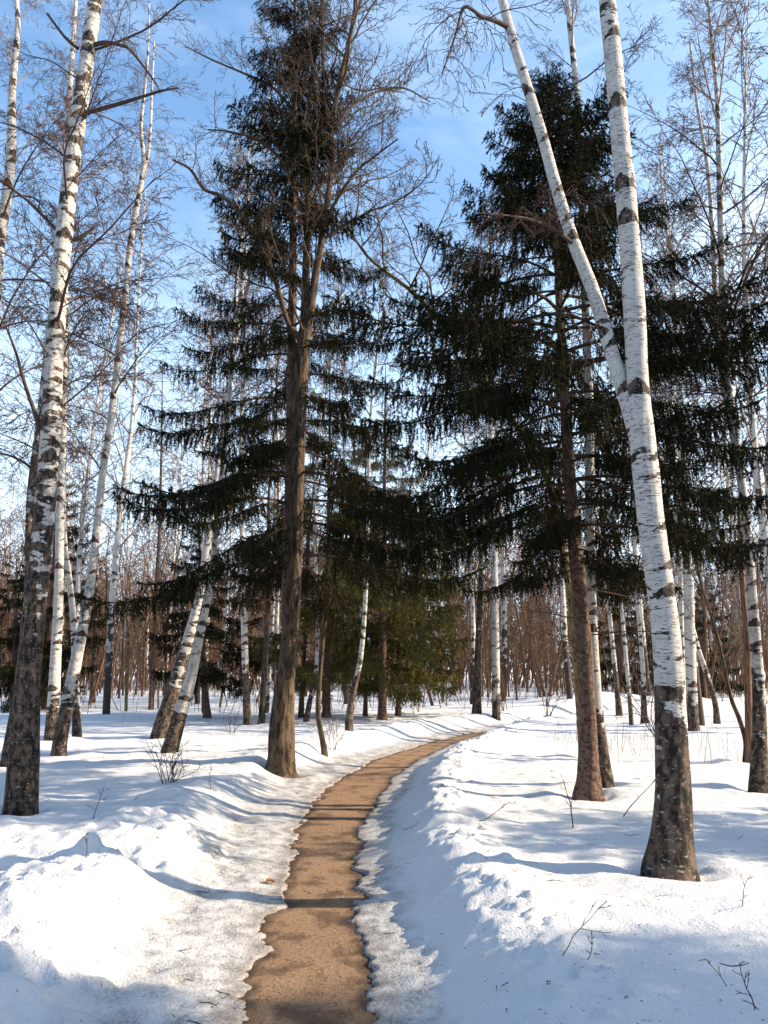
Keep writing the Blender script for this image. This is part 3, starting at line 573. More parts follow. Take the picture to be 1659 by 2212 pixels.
# ---------------------------------------------------------------- ground
def axis_steps(start, step, fac, end):
    a = [start]; s = step
    while abs(a[-1] - start) < end:
        s *= fac; a.append(a[-1] + s)
    return a
def build_ground():
    xs = np.arange(-3.4, 3.6, 0.022)
    xs = np.concatenate([np.array(axis_steps(xs[0], -0.022, 1.06, 420))[:0:-1], xs, np.array(axis_steps(xs[-1], 0.022, 1.06, 420))[1:]])
    ys = np.arange(2.4, 7.2, 0.022)
    ys = np.concatenate([np.array(axis_steps(ys[0], -0.022, 1.09, 60))[:0:-1], ys, np.array(axis_steps(ys[-1], 0.022, 1.0125, 600))[1:]])
    X, Y = np.meshgrid(xs, ys); X = X.ravel(); Y = Y.ravel()
    Z = snow_z(X, Y)
    for k, pts in STEMS.items():                       # snow melted back round each near trunk
        x0, y0, z0, r0 = pts[0]
        if y0 > 20 or z0 > 1.0: continue
        i = np.nonzero((np.abs(X - x0) < 1.2) & (np.abs(Y - y0) < 1.2))[0]
        d = np.hypot(X[i] - x0, Y[i] - y0) - r0
        Z[i] += -0.055 * np.exp(-np.maximum(d, 0) ** 2 / 0.012) + 0.02 * np.exp(-((d - 0.3) / 0.16) ** 2)
    nx, ny = len(xs), len(ys)
    a = (np.arange(ny - 1)[:, None] * nx + np.arange(nx - 1)[None, :])
    Q = np.stack([a, a + 1, a + nx + 1, a + nx], axis=-1).reshape(-1, 4)
    me = raw_mesh('snow_ground', np.stack([X, Y, Z], 1), Q, np.zeros((0, 3), int), np.zeros(len(Q), int), [M_SNOW])
    at = me.attributes.new('dirt', 'FLOAT', 'POINT'); at.data.foreach_set('value', np.clip(edge_dirt(X, Y), 0, 1).astype(np.float32))
    at = me.attributes.new('ice', 'FLOAT', 'POINT'); at.data.foreach_set('value', ice_amount(X, Y).astype(np.float32))
    tag(link('snow_ground', me), 'uneven old snow field with shovelled banks beside the path', kind='structure')
    # bare sand path under the snow's ragged edges
    ys = np.concatenate([np.arange(-14, 12, 0.05), np.arange(12, 34, 0.15)]); k = 34
    l = np.interp(ys, _PY, _PL) - 0.32; r = np.interp(ys, _PY, _PR) + 0.32
    f = np.linspace(0, 1, k)[None, :]
    X = (l[:, None] * (1 - f) + r[:, None] * f).ravel(); Y = np.repeat(ys, k)
    s, _ = path_side(X, Y)
    edge = sstep(-0.09, 0.0, s + edge_jag(X, Y))
    a = (np.arange(len(ys) - 1)[:, None] * k + np.arange(k - 1)[None, :])
    Q = np.stack([a, a + 1, a + k + 1, a + k], axis=-1).reshape(-1, 4)
    me = raw_mesh('footpath', np.stack([X, Y, path_z(X, Y)], 1), Q, np.zeros((0, 3), int), np.zeros(len(Q), int), [M_SAND])
    at = me.attributes.new('edge', 'FLOAT', 'POINT'); at.data.foreach_set('value', edge.astype(np.float32))
    tag(link('footpath', me), 'narrow brown sandy footpath curving away through the snow', kind='structure')
build_ground()
def gz(x, y): return float(snow_z(np.array([x]), np.array([y]))[0])

# ---------------------------------------------------------------- branch shapes, shared by many trees
def limb_shape(name, seed, el, length, spec, r, mats, thin_from=2, main_mat=0):
    rng = np.random.default_rng(seed); out = [[] for _ in spec]
    grow(rng, (0, 0, 0), (math.cos(R(el)), 0, math.sin(R(el))), length, r, 0, spec, out)
    acc = Acc()
    for lv, polys in enumerate(out):
        acc.tubes(polys, spec[lv]['sides'], 0 if lv < thin_from else 1)
    return acc.mesh(name, mats)

BIRCH_SPEC = [dict(n=10, wig=0.07, grav=-0.22, kids=(11, 14), t0=0.12, ratio=0.46, ang=42, sides=5, tip=0.2, rr=0.42, fall=0.6),
              dict(n=6, wig=0.10, grav=-0.35, kids=(7, 9), t0=0.1, ratio=0.42, ang=38, sides=3, tip=0.4, rr=0.5, rmin=0.0042),
              dict(n=5, wig=0.14, grav=-1.4, kids=(4, 5), t0=0.12, ratio=0.6, ang=34, sides=3, rmin=0.0034),
              dict(n=4, wig=0.14, grav=-2.2, sides=3, rmin=0.0028)]
LIME_SPEC = [dict(n=11, wig=0.16, grav=0.10, kids=(9, 12), t0=0.15, ratio=0.5, ang=48, sides=5, tip=0.22, rr=0.45, fall=0.5),
             dict(n=8, wig=0.22, grav=0.35, kids=(6, 8), t0=0.12, ratio=0.42, ang=46, sides=4, tip=0.4, rr=0.5, rmin=0.0045),
             dict(n=6, wig=0.25, grav=0.3, kids=(3, 5), t0=0.15, ratio=0.55, ang=45, sides=3, rmin=0.0038),
             dict(n=4, wig=0.25, grav=0.3, sides=3, rmin=0.0032)]
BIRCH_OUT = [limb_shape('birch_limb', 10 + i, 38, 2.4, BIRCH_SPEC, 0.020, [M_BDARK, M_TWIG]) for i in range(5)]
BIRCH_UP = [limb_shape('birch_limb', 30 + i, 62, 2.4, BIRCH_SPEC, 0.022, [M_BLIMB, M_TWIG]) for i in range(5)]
LIME_LIMB = [limb_shape('lime_limb', 50 + i, 35, 2.2, LIME_SPEC, 0.024, [M_LTWIG, M_LTWIG]) for i in range(5)]
def heavier(spec, k):
    return [dict(s, rmin=s.get('rmin', 0.004) * k) for s in spec]
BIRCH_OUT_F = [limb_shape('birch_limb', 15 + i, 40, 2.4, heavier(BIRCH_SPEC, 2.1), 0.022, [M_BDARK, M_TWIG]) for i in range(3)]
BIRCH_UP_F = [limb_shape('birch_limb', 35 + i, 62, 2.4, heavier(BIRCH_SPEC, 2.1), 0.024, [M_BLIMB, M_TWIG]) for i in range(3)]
LIME_F = [limb_shape('lime_limb', 55 + i, 38, 2.2, heavier(LIME_SPEC, 1.9), 0.026, [M_LTWIG, M_LTWIG]) for i in range(3)]
SPRAY_SPEC = [dict(n=7, wig=0.18, grav=0.2, kids=(5, 7), t0=0.1, ratio=0.5, ang=42, sides=4, tip=0.4, rr=0.55, rmin=0.004),
              dict(n=6, wig=0.22, grav=-0.1, kids=(3, 5), t0=0.1, ratio=0.55, ang=40, sides=3, rmin=0.0034),
              dict(n=4, wig=0.22, grav=-0.5, sides=3, rmin=0.003)]
SPRAY = [limb_shape('twig_spray', 70 + i, 20, 0.9, SPRAY_SPEC, 0.008, [M_LTWIG, M_LTWIG]) for i in range(4)]
BSPRAY = [limb_shape('twig_spray', 80 + i, 5, 1.0, [dict(SPRAY_SPEC[0], grav=-0.8), dict(SPRAY_SPEC[1], grav=-2.0), dict(SPRAY_SPEC[2], grav=-3.0)], 0.007, [M_BDARK, M_TWIG]) for i in range(4)]

def needles(rng, polys, spacing, nl, nw, around=3):
    """flat pointed needles set round each twig"""
    by = {}
    for P in polys: by.setdefault(len(P), []).append(P)
    Vs = []
    for n, L in by.items():
        P = np.array(L)
        seg = np.linalg.norm(np.diff(P, axis=1), axis=2).sum(1)
        m = max(3, int(np.median(seg) / spacing))
        t = (np.arange(m)[None, :] + rng.uniform(0, 1, (len(L), m))) / m * (n - 1)
        i = np.minimum(t.astype(int), n - 2); f = (t - i)[..., None]
        idx = np.arange(len(L))[:, None]
        base = P[idx, i] * (1 - f) + P[idx, i + 1] * f
        tg = P[idx, i + 1] - P[idx, i]; tg /= np.linalg.norm(tg, axis=2, keepdims=True) + 1e-9
        for a in range(around):
            rv = rng.normal(0, 1, tg.shape); rv -= (rv * tg).sum(2, keepdims=True) * tg; rv /= np.linalg.norm(rv, axis=2, keepdims=True) + 1e-9
            d = tg * rng.uniform(0.55, 0.95, base.shape[:2])[..., None] + rv * 0.75; d /= np.linalg.norm(d, axis=2, keepdims=True)
            w = np.cross(d, rv + rng.normal(0, 0.6, rv.shape)); w /= np.linalg.norm(w, axis=2, keepdims=True) + 1e-9
            ln = nl * rng.uniform(0.7, 1.2, base.shape[:2])[..., None]
            Vs.append(np.stack([base - w * nw / 2, base + w * nw / 2, base + d * ln], axis=2).reshape(-1, 3))
    return np.concatenate(Vs)

def bough_shape(name, seed, length, mats, hang=0.42, lat=0.62, gap=0.062, nl=0.036, nw=0.011, spacing=0.016, sag=1.0, bare=0.24):
    rng = np.random.default_rng(seed)
    n = 13; t = np.linspace(0, 1, n)
    el = R(6) - sag * R(24) * np.sin(np.pi * np.minimum(1, t * 1.12)) + R(20) * np.maximum(0, t - 0.65) / 0.35
    st = length / (n - 1)
    P = [np.zeros(3)]; yaw = rng.normal(0, 0.05)
    for i in range(n - 1):
        yaw += rng.normal(0, 0.05); P.append(P[-1] + st * np.array([math.cos(el[i]) * math.cos(yaw), math.cos(el[i]) * math.sin(yaw), math.sin(el[i])]))
    P = np.array(P)
    wood = [(P, 0.004 + length * 0.0075 * (1 - t))]; thin = []; green = [P[int(n * 0.6):]]
    k = int(length * (1 - bare) / gap)
    for i in range(k):
        tt = bare + (0.99 - bare) * (i + rng.uniform(0, 1)) / k
        p, tg = along(P, tt)
        full = sstep(bare, bare + 0.28, tt) * 0.6 + 0.4
        for sgn in (-1, 1):
            if rng.uniform() < 0.12: continue
            ang = R(rng.uniform(38, 68)); sd = unit(np.cross([0, 0, 1.0], tg)) * sgn
            d = unit(tg * math.cos(ang) + sd * math.sin(ang) + np.array([0, 0, rng.uniform(-0.12, 0.18)]))
            ln = lat * ((1 - tt) ** 0.75 * 0.85 + 0.15) * rng.uniform(0.6, 1.15) * full
            Q = wander(rng, p, d, ln, 6, 0.07, -0.55)
            thin.append((Q, np.linspace(0.005, 0.002, 6))); green.append(Q[1:])
            for j in range(max(1, int(ln / 0.075))):
                q, qt = along(Q, min(0.98, 0.12 + (j + rng.uniform(0, 1)) * 0.075 / max(ln, 0.05)))
                h = hang * rng.uniform(0.3, 1.1) * (0.45 + 0.55 * (1 - tt))
                hd = unit(np.array([0, 0, -1.0]) + qt * rng.uniform(0.1, 0.7) + rng.normal(0, 0.25, 3))
                H = wander(rng, q, hd, h, 5, 0.07, -2.5)
                thin.append((H, np.linspace(0.003, 0.0015, 5))); green.append(H)
        if rng.uniform() < 0.75:
            H = wander(rng, p, (rng.normal(0, 0.2), rng.normal(0, 0.2), -1), hang * rng.uniform(0.4, 1.1), 5, 0.07, -2.0)
            thin.append((H, np.linspace(0.003, 0.0015, 5))); green.append(H)
    acc = Acc(); acc.tubes(wood, 5, 0); acc.tubes(thin, 3, 0)
    V = needles(rng, green, spacing, nl, nw)
    acc.add(V, None, np.arange(len(V)).reshape(-1, 3), 1)
    return acc.mesh(name, mats, smooth=False)

BOUGH = [bough_shape('spruce_bough', 100 + i, 2.4, [M_SPRUCE_T, M_NEEDLE]) for i in range(6)]
BOUGH_S = [bough_shape('spruce_bough', 120 + i, 1.1, [M_SPRUCE_T, M_NEEDLE], hang=0.28, lat=0.55, gap=0.05, bare=0.05, sag=0.6) for i in range(5)]
BOUGH_FAR = [bough_shape('spruce_bough', 140 + i, 1.8, [M_SPRUCE_T, M_NEEDLE], hang=0.5, lat=0.85, gap=0.11, nl=0.075, nw=0.026, spacing=0.045) for i in range(4)]
BOUGH_SUNLIT = [bough_shape('spruce_bough', 150 + i, 1.8, [M_SPRUCE_T, M_NEEDLE_SUNLIT], hang=0.5, lat=0.85, gap=0.11, nl=0.07, nw=0.022, spacing=0.042) for i in range(3)]
DEAD_SPEC = [dict(n=9, wig=0.08, grav=-0.12, kids=(8, 12), t0=0.15, ratio=0.3, ang=55, sides=4, tip=0.25, rr=0.4, flat=0.4),
             dict(n=5, wig=0.14, grav=-0.4, kids=(2, 4), t0=0.2, ratio=0.45, ang=45, sides=3, rmin=0.0022),
             dict(n=4, wig=0.14, grav=-0.8, sides=3, rmin=0.0018)]
DEAD = [limb_shape('dead_branch', 160 + i, -6, 1.5, DEAD_SPEC, 0.011, [M_SPRUCE_T, M_SPRUCE_T]) for i in range(4)]

def place(parent, name, mesh, at, az, tilt, scale, rng, roll=0.15):
    o = bpy.data.objects.new(name, mesh); col.objects.link(o); o.parent = parent
    o.matrix_local = Matrix.Translation(Vector(at)) @ Matrix.Rotation(az, 4, 'Z') @ Matrix.Rotation(-tilt, 4, 'Y') @ Matrix.Rotation(rng.normal(0, roll), 4, 'X') @ Matrix.Diagonal((scale, scale * rng.choice((-1, 1)), scale, 1))
    return o

def axis_at(q, z):
    i = int(np.clip(np.searchsorted(q[:, 2], z), 1, len(q) - 1)); a, b = q[i - 1], q[i]
    f = np.clip((z - a[2]) / max(b[2] - a[2], 1e-6), 0, 1)
    return a * (1 - f) + b * f

LREF = {'out': 2.4, 'up': 2.4, 'lime': 2.2}
def limbs_on(root, q, rng, n, z0, z1, lmax, kinds, part='limb', lmin=0.35, shape=0.7, avoid=None):
    o0 = np.array(root.location); az = rng.uniform(0, 6.28)
    for i in range(n):
        t = (i + rng.uniform(0, 1)) / n
        p = axis_at(q, z0 + (z1 - z0) * t)
        az += 2.399 + rng.normal(0, 0.4)
        if avoid is not None and abs((az - avoid + math.pi) % (2 * math.pi) - math.pi) < 0.5: continue
        L = max(lmin, lmax * (1 - t) ** shape * rng.uniform(0.55, 1.1) * (0.6 + 0.4 * min(1, t * 5)))
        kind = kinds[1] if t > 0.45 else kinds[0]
        lib = {'out': BIRCH_OUT_F, 'up': BIRCH_UP_F, 'lime': LIME_F}[kind] if o0[1] > 14.5 else {'out': BIRCH_OUT, 'up': BIRCH_UP, 'lime': LIME_LIMB}[kind]
        place(root, part, lib[int(rng.integers(len(lib)))], np.array(p[:3]) - o0, az, rng.normal(0, 0.16), L / LREF[kind], rng)

def stem_limb(root, key, mat, seed, sprays, lib, part='limb', smin=0.4, smax=1.0, sides=10, dark=None):
    """a traced limb with its own sprays of twigs (thing > limb > twig_spray)"""
    rng = np.random.default_rng(seed); o0 = np.array(root.location)
    me, q = sweep(part, STEMS[key], o0, [mat], 0.06, sides, 0.08, 0.0, 0.0, seed)
    o = link(part, me, root)
    if dark is not None: o['dark_h'] = dark
    for i in range(sprays):
        t = 0.18 + 0.82 * (i + rng.uniform(0, 1)) / sprays
        p = q[min(len(q) - 1, int(t * (len(q) - 1)))]
        d = unit(q[min(len(q) - 1, int(t * (len(q) - 1)) + 1)][:3] - q[max(0, int(t * (len(q) - 1)) - 1)][:3])
        az = math.atan2(d[1], d[0]) + rng.choice((-1, 1)) * rng.uniform(0.3, 1.5)
        place(o, 'twig_spray', lib[int(rng.integers(len(lib)))], p[:3] - o0, az, math.asin(np.clip(d[2], -1, 1)) * 0.6 + rng.normal(0, 0.3), rng.uniform(smin, smax) * (1.15 - 0.5 * t), rng)
    return o

def birch(key, label, H, z0, n, lmax, dark_h=1.2, near=False, group='birches of the park wood', kinds=('out', 'up'), mat=None, name='birch_tree', cat='birch', step=None, sides=None, seed=None, ridge=0.0, flare=0.0, rough=0.05, shape=0.7, patchy=0.0):
    seed = sum(ord(c) for c in key) * 7 if seed is None else seed
    rng = np.random.default_rng(seed)
    pts = extend(STEMS[key], H, rng)
    foot = pts[1][:3]
    root = thing(name, foot, label, cat, group)
    me, q = sweep('trunk', pts, foot, [mat or M_BIRCH], step or (0.035 if near else 0.14), sides or (44 if near else 14), rough, ridge, flare, seed)
    tr = link('trunk', me, root); tr['dark_h'] = float(dark_h); tr['patchy'] = float(patchy)
    if n: limbs_on(root, q, rng, n, foot[2] + z0, pts[-1][2] - 0.15, lmax, kinds, shape=shape)
    return root, q

def spruce(key, label, profile, n, dead=(0, 0, 0), group='spruces of the park wood', far=False, tip=None, sunlit_boughs=False, seed=None, drop=0.0, H=None):
    """profile: (height above foot, bough length) from the bottom up"""
    seed = sum(ord(c) for c in key) * 5 + 1 if seed is None else seed
    rng = np.random.default_rng(seed)
    pts = STEMS[key] if H is None else extend(STEMS[key], H, rng, 0.006, 0.02)
    foot = pts[1][:3]
    root = thing('spruce_tree', foot, label, 'spruce', group)
    me, q = sweep('trunk', pts, foot, [M_SPRUCE], 0.035 if not far else 0.2, 40 if not far else 10, 0.05, 0.03 if not far else 0, 0.3, seed)
    link('trunk', me, root)
    zs = [p[0] for p in profile]; ls = [p[1] for p in profile]
    o0 = np.array(foot); az = rng.uniform(0, 6.28)
    for i in range(n):
        t = (i + rng.uniform(0, 1)) / n
        if not far: t = (math.floor(t * n / 5) + 0.5 + rng.normal(0, 0.10)) * 5 / n      # boughs stand in whorls
        z = zs[0] + (zs[-1] - zs[0]) * (1 - (1 - float(np.clip(t, 0, 1))) ** 1.15)
        p = axis_at(q, foot[2] + z)
        az += 2.399 + rng.normal(0, 0.35)
        if rng.uniform() < drop * (2.4 if z > 0.45 * zs[-1] else 0.3): continue
        L = float(np.interp(z, zs, ls)) * rng.uniform(0.72, 1.12)
        lib, ref = (BOUGH_SUNLIT if sunlit_boughs else BOUGH_FAR, 1.8) if far else ((BOUGH, 2.4) if L > 1.35 else (BOUGH_S, 1.1))
        tl = (z - zs[0]) / (zs[-1] - zs[0])
        place(root, 'bough', lib[int(rng.integers(len(lib)))], p[:3] - o0, az, R(-6 + 38 * tl ** 1.5) + rng.normal(0, 0.08), L / ref, rng, 0.1)
    k, za, zb = dead
    for i in range(k):
        p = axis_at(q, foot[2] + za + (zb - za) * (i + rng.uniform(0, 1)) / k)
        az += 2.399
        place(root, 'dead_branch', DEAD[int(rng.integers(len(DEAD)))], p[:3] - o0, az, rng.normal(0, 0.15), rng.uniform(0.35, 1.0), rng)
    return root, q

exec_trees = True
# ---------------------------------------------------------------- the trees that stand out
g_f = 'large trees beside the footpath'
# forked white birch at the path's right
rA, qA = birch('A', 'large forked white birch with dark rough foot standing alone in shaded snow nearest the camera', 15.5, 7.6, 30, 2.6, 0.62, True, g_f, flare=0.06, ridge=0.06, patchy=0.12)
o = stem_limb(rA, 'A2', M_BIRCH, 301, 10, BSPRAY, 'forked_stem', 0.6, 1.2, 24, 0.0)
stem_limb(rA, 'A3', M_BDARK, 302, 20, BSPRAY, 'limb', 0.35, 0.8)
stem_limb(rA, 'A4', M_BDARK, 303, 16, BSPRAY, 'limb', 0.4, 0.9)
# big leaning birch on the left
rB, qB = birch('B', 'thick dark-footed birch with patchy bark leaning beside the frame edge, shaded at its base', 15, 3.4, 36, 2.9, 1.3, True, g_f, flare=0.18, ridge=0.09, patchy=0.42)
stem_limb(rB, 'B1', M_BDARK, 311, 9, SPRAY, 'limb', 0.35, 0.8)
stem_limb(rB, 'B2', M_BDARK, 312, 2, SPRAY, 'branch_stub', 0.2, 0.4)
stem_limb(rB, 'B3', M_BDARK, 313, 14, BSPRAY, 'limb', 0.5, 1.0)
stem_limb(rB, 'B4', M_BDARK, 314, 12, BSPRAY, 'limb', 0.5, 1.0)
stem_limb(rB, 'B5', M_BDARK, 315, 2, SPRAY, 'branch_stub', 0.2, 0.4)
stem_limb(rB, 'B6', M_BDARK, 316, 10, SPRAY, 'limb', 0.4, 0.9)
birch('BH', 'dark birch trunk half hidden behind the thick patchy birch by the frame edge', 13, 6.0, 20, 2.2, 2.6, True, g_f, ridge=0.05)
birch('LE', 'birch with its crown reaching in over the frame edge, its foot out of view', 14, 4.5, 24, 2.6, 1.5, False, g_f)
birch('C', 'slim straight white birch just behind the thick patchy birch, brown at its foot', 19, 6.5, 34, 2.6, 0.45, True, g_f, step=0.06, sides=24)
rD, qD = birch('D', 'slender curved birch sweeping away from the thick patchy birch, dark rough foot', 14.5, 4.2, 26, 2.3, 0.6, True, g_f, step=0.05, sides=28)
stem_limb(rD, 'D2', M_BIRCH, 321, 8, BSPRAY, 'forked_stem', 0.5, 1.0, 10, 0.0)
birch('E', 'thin bent pale trunk between the slim straight birch and the curved birch', 12, 5.0, 22, 2.0, 0.5, True, g_f, step=0.06, sides=20)
birch('F', 'leaning birch, upper of the slanting pair, brown bark to head height', 15, 7.0, 30, 2.4, 1.0, True, g_f, step=0.05, sides=28, ridge=0.04)
birch('G', 'leaning birch, nearer of the slanting pair, with rotten split wood at its foot', 13, 6.5, 26, 2.2, 0.5, True, g_f, step=0.05, sides=28, ridge=0.08)
# lime-like broadleaf at the path's left edge
rH, qH = birch('H', 'tall grey-brown broadleaf tree with ribbed flaring trunk beside the sunny path bend', 15, 6.2, 34, 3.1, 0, True, g_f, ('lime', 'lime'), M_LIME, 'broadleaf_tree', 'tree', 0.03, 52, None, 0.12, 0.32, 0.05)
stem_limb(rH, 'H2', M_LIME, 331, 16, SPRAY, 'forked_stem', 0.8, 1.5, 20)
stem_limb(rH, 'H3', M_LTWIG, 332, 26, SPRAY, 'limb', 0.6, 1.3)
stem_limb(rH, 'H4', M_LIME, 333, 14, SPRAY, 'limb', 0.7, 1.3)
for i, k in enumerate(('H5', 'H6', 'H7', 'H8')): stem_limb(rH, k, M_LTWIG, 334 + i, 22, SPRAY, 'limb', 0.6, 1.25)
rng = np.random.default_rng(5)
P2 = resample(STEMS['H2'], 0.2)
for i in range(16):
    p = P2[int(len(P2) * (0.3 + 0.68 * i / 16))]
    place(rH, 'limb', LIME_LIMB[i % 5], p[:3] - np.array(rH.location), i * 2.4, rng.normal(0.1, 0.2), rng.uniform(0.7, 1.25), rng)
rI, qI = birch('I', 'slim crooked young tree with a forked top beside the tall ribbed trunk', 4.2, 1.6, 9, 1.1, 0, True, g_f, ('lime', 'lime'), M_LIME, 'young_tree', 'tree', 0.04, 20, None, 0.03)
stem_limb(rI, 'I2', M_LTWIG, 341, 10, SPRAY, 'limb', 0.5, 1.0)

rJ, qJ = spruce('J', 'big dark spruce with wide drooping boughs beside the forked white birch, reddish bare lower trunk',
    [(2.5, 1.8), (3.1, 2.5), (4.2, 2.75), (5.3, 2.7), (5.9, 2.35), (6.5, 1.55), (7.3, 1.2), (8.1, 0.75), (8.5, 0.45), (8.75, 0.2)], 130, (16, 1.3, 4.0), g_f)
birch('K', 'birch with mossy yellow-lit foot growing against the reddish spruce trunk', 14, 6.5, 26, 2.2, 0.6, True, g_f, ridge=0.08, step=0.045, sides=28)
rS, qS = spruce('SL', 'tall ragged spruce close behind the ribbed broadleaf trunk, boughs reaching out over the snow',
    [(2.9, 2.7), (3.5, 2.9), (4.6, 2.4), (6.2, 2.1), (7.4, 1.9), (8.4, 1.35), (10.5, 1.1), (13.5, 0.7), (15.2, 0.25)], 170, (14, 1.8, 5.0), g_f, H=15.4, drop=0.1)
rL, qL = birch('L', 'birch at the far snow edge beside a red-brown dead trunk, its foot black and rough', 13.5, 4.6, 42, 2.8, 0.75, True, g_f, ridge=0.05, step=0.045, sides=28)
stem_limb(rL, 'L2', M_BIRCH, 351, 14, BSPRAY, 'forked_stem', 0.6, 1.2, 14, 0.0)
stem_limb(rL, 'L3', M_BDARK, 352, 14, BSPRAY, 'limb', 0.6, 1.1)
g_m = 'trees in the sunny snow behind'
birch('M', 'red-brown dead trunk close behind the black-footed birch', 4.2, 2.2, 6, 1.0, 0, True, g_m, ('lime', 'lime'), M_DEAD, 'dead_tree', 'tree', 0.05, 20)
birch('N', 'thin dark tree leaning away from the red-brown dead trunk', 5.0, 1.2, 12, 1.5, 0, True, g_m, ('lime', 'lime'), M_LIME, 'bare_tree', 'tree', 0.06, 14)
birch('RL', 'long mossy tree leaning out behind the big dark spruce, crown above the path', 12, 6.0, 34, 2.6, 0, True, g_m, ('lime', 'lime'), M_MOSSY, 'broadleaf_tree', 'tree', 0.07, 18)
mid = [('O', 'stout yellowish birch behind the forked white birch', 15, 6, 38, 2.8, 0.7), ('O2', 'thin birch close beside the stout yellowish birch', 14, 6, 18, 2.0, 0.8),
       ('P', 'birch leaning over beside the stout yellowish birch, lone dark foot', 10, 3.5, 18, 2.0, 1.2), ('Q', 'thinnest of the three birches between the spruce trunk and forked birch', 11, 5, 18, 1.8, 0.9),
       ('R', 'birch with the widest foot of the three between spruce trunk and forked birch', 13, 6, 22, 2.1, 1.1), ('S', 'birch nearest the reddish spruce trunk of the three behind it', 12, 5, 20, 2.0, 1.5),
       ('TT', 'dark-barked birch, first of the pair beyond the path bend', 15, 6, 26, 2.4, 4.0), ('U', 'bright white birch, second of the pair beyond the path bend', 16, 6, 28, 2.4, 0.9),
       ('V', 'slanting white birch before the sunlit green spruces', 12, 5, 22, 2.0, 1.2), ('W', 'straight birch behind the ribbed trunk, pale with brown foot', 16, 7, 28, 2.4, 1.6),
       ('X2', 'thin white birch tight behind the grey trunk near the ribbed tree', 13, 6, 20, 2.0, 0.5), ('Z', 'thin birch with slanting dark foot behind the crooked young tree', 12, 5, 20, 1.9, 1.2),
       ('DB', 'dark slim birch far behind the curved birch', 14, 5, 22, 2.2, 5.0)]
for key, lab, H, z0, n, lm, dk in mid: birch(key, lab, H, z0, n, lm, dk * 0.6, False, g_m)
birch('X', 'smooth grey trunk beside the straight birch behind the ribbed tree', 11, 3.0, 24, 2.0, 0, False, g_m, ('lime', 'lime'), M_LIME, 'broadleaf_tree', 'tree')
birch('Y', 'short grey trunk showing between the ribbed tree and crooked young tree', 10, 3.0, 22, 1.9, 0, False, g_m, ('lime', 'lime'), M_LIME, 'broadleaf_tree', 'tree')
birch('PN', 'thin reddish pine-like trunk beside the slanting birch pair', 12, 5.5, 16, 1.3, 0, False, g_m, ('lime', 'lime'), M_SPRUCE, 'bare_tree', 'tree')
birch('TK', 'thin black sapling standing in the snow beyond the curved birch', 4.5, 1.2, 12, 1.3, 0, False, g_m, ('lime', 'lime'), M_MOSSY, 'young_tree', 'tree')
sp = [('SA', 'dark spruce behind the crooked young tree', [(1.0, 1.6), (2.5, 2.3), (5, 1.9), (8, 1.2), (10.1, 0.3)], 60), ('SB', 'sunlit olive green spruce beside the slanting white birch', [(1.0, 1.7), (2.2, 2.5), (4.5, 2.1), (7, 1.2), (8.6, 0.3)], 64),
      ('SC', 'thin spruce behind the slanting white birch', [(1.5, 1.3), (3, 1.7), (5, 1.4), (8.4, 0.3)], 40), ('SD', 'green spruce nearest the path in the sunlit clump', [(1.0, 1.6), (2.0, 2.2), (4.0, 1.7), (6.2, 0.3)], 50),
      ('SE', 'low black spruce behind the slanting birch pair', [(0.9, 1.5), (2.0, 1.9), (3.6, 1.3), (5.3, 0.3)], 44), ('SF', 'dark spruce behind the slim straight birch', [(0.9, 2.0), (2.5, 2.2), (5.5, 1.4), (8.4, 0.3)], 54),
      ('SG', 'small dark spruce at the field edge beyond the thick patchy birch', [(0.6, 2.0), (2.0, 1.9), (3.5, 1.1), (4.9, 0.3)], 40), ('SR', 'dark far spruce seen between the birches behind the reddish trunk', [(0.5, 2.2), (2.5, 1.8), (5.2, 0.3)], 40),
      ('SR2', 'dark far spruce seen just beyond the stout yellowish birch', [(0.5, 2.4), (2.5, 1.9), (5.5, 0.3)], 40)]
for key, lab, prof, n in sp: spruce(key, lab, prof, n, (0, 0, 0), 'spruces at the wood edge', True, sunlit_boughs=key in ('SB', 'SC', 'SD', 'SA'))

# ---------------------------------------------------------------- trees beside the frame that shade the near snow
def stem_line(x, y, H, r, rng, wig=0.25):
    z = gz(x, y); n = 6
    return [(x, y, z - 0.15, r * 1.2)] + [(x + rng.normal(0, wig) * i / n, y + rng.normal(0, wig) * i / n, z + H * i / n, max(0.006, r * (1 - 0.95 * i / n))) for i in range(n + 1)]
rng = np.random.default_rng(77)
SHADE = [(8.0, 6.3, 4.0, 1.2), (8.9, 7.2, 4.8, 1.3), (6.4, 6.6, 2.9, 0.9), (9.2, 2.3, 11.0, 2.0), (12.0, 2.5, 13.0, 2.0), (12.6, -0.2, 12.0, 2.1),
         (15.2, 2.4, 15.0, 2.1), (16.5, 0.1, 14.0, 2.1), (19.5, 2.2, 16.0, 2.1), (8.0, -1.4, 12.0, 2.1), (22.5, 1.6, 17.0, 2.1)]
for i, (x, y, H, w) in enumerate(SHADE):
    k = 'side%d' % i; STEMS[k] = stem_line(x, y, H, 0.15, rng, 0.05)
    spruce(k, 'dense spruce beside the view whose shade crosses the near snow', [(0.4, w * 0.8), (2.0, w), (H * 0.5, w * 0.85), (H * 0.8, w * 0.5), (H - 0.3, 0.3)], 100 if H > 6 else 60, (0, 0, 0), 'shade-casting spruces beside the view', True, seed=900 + i)

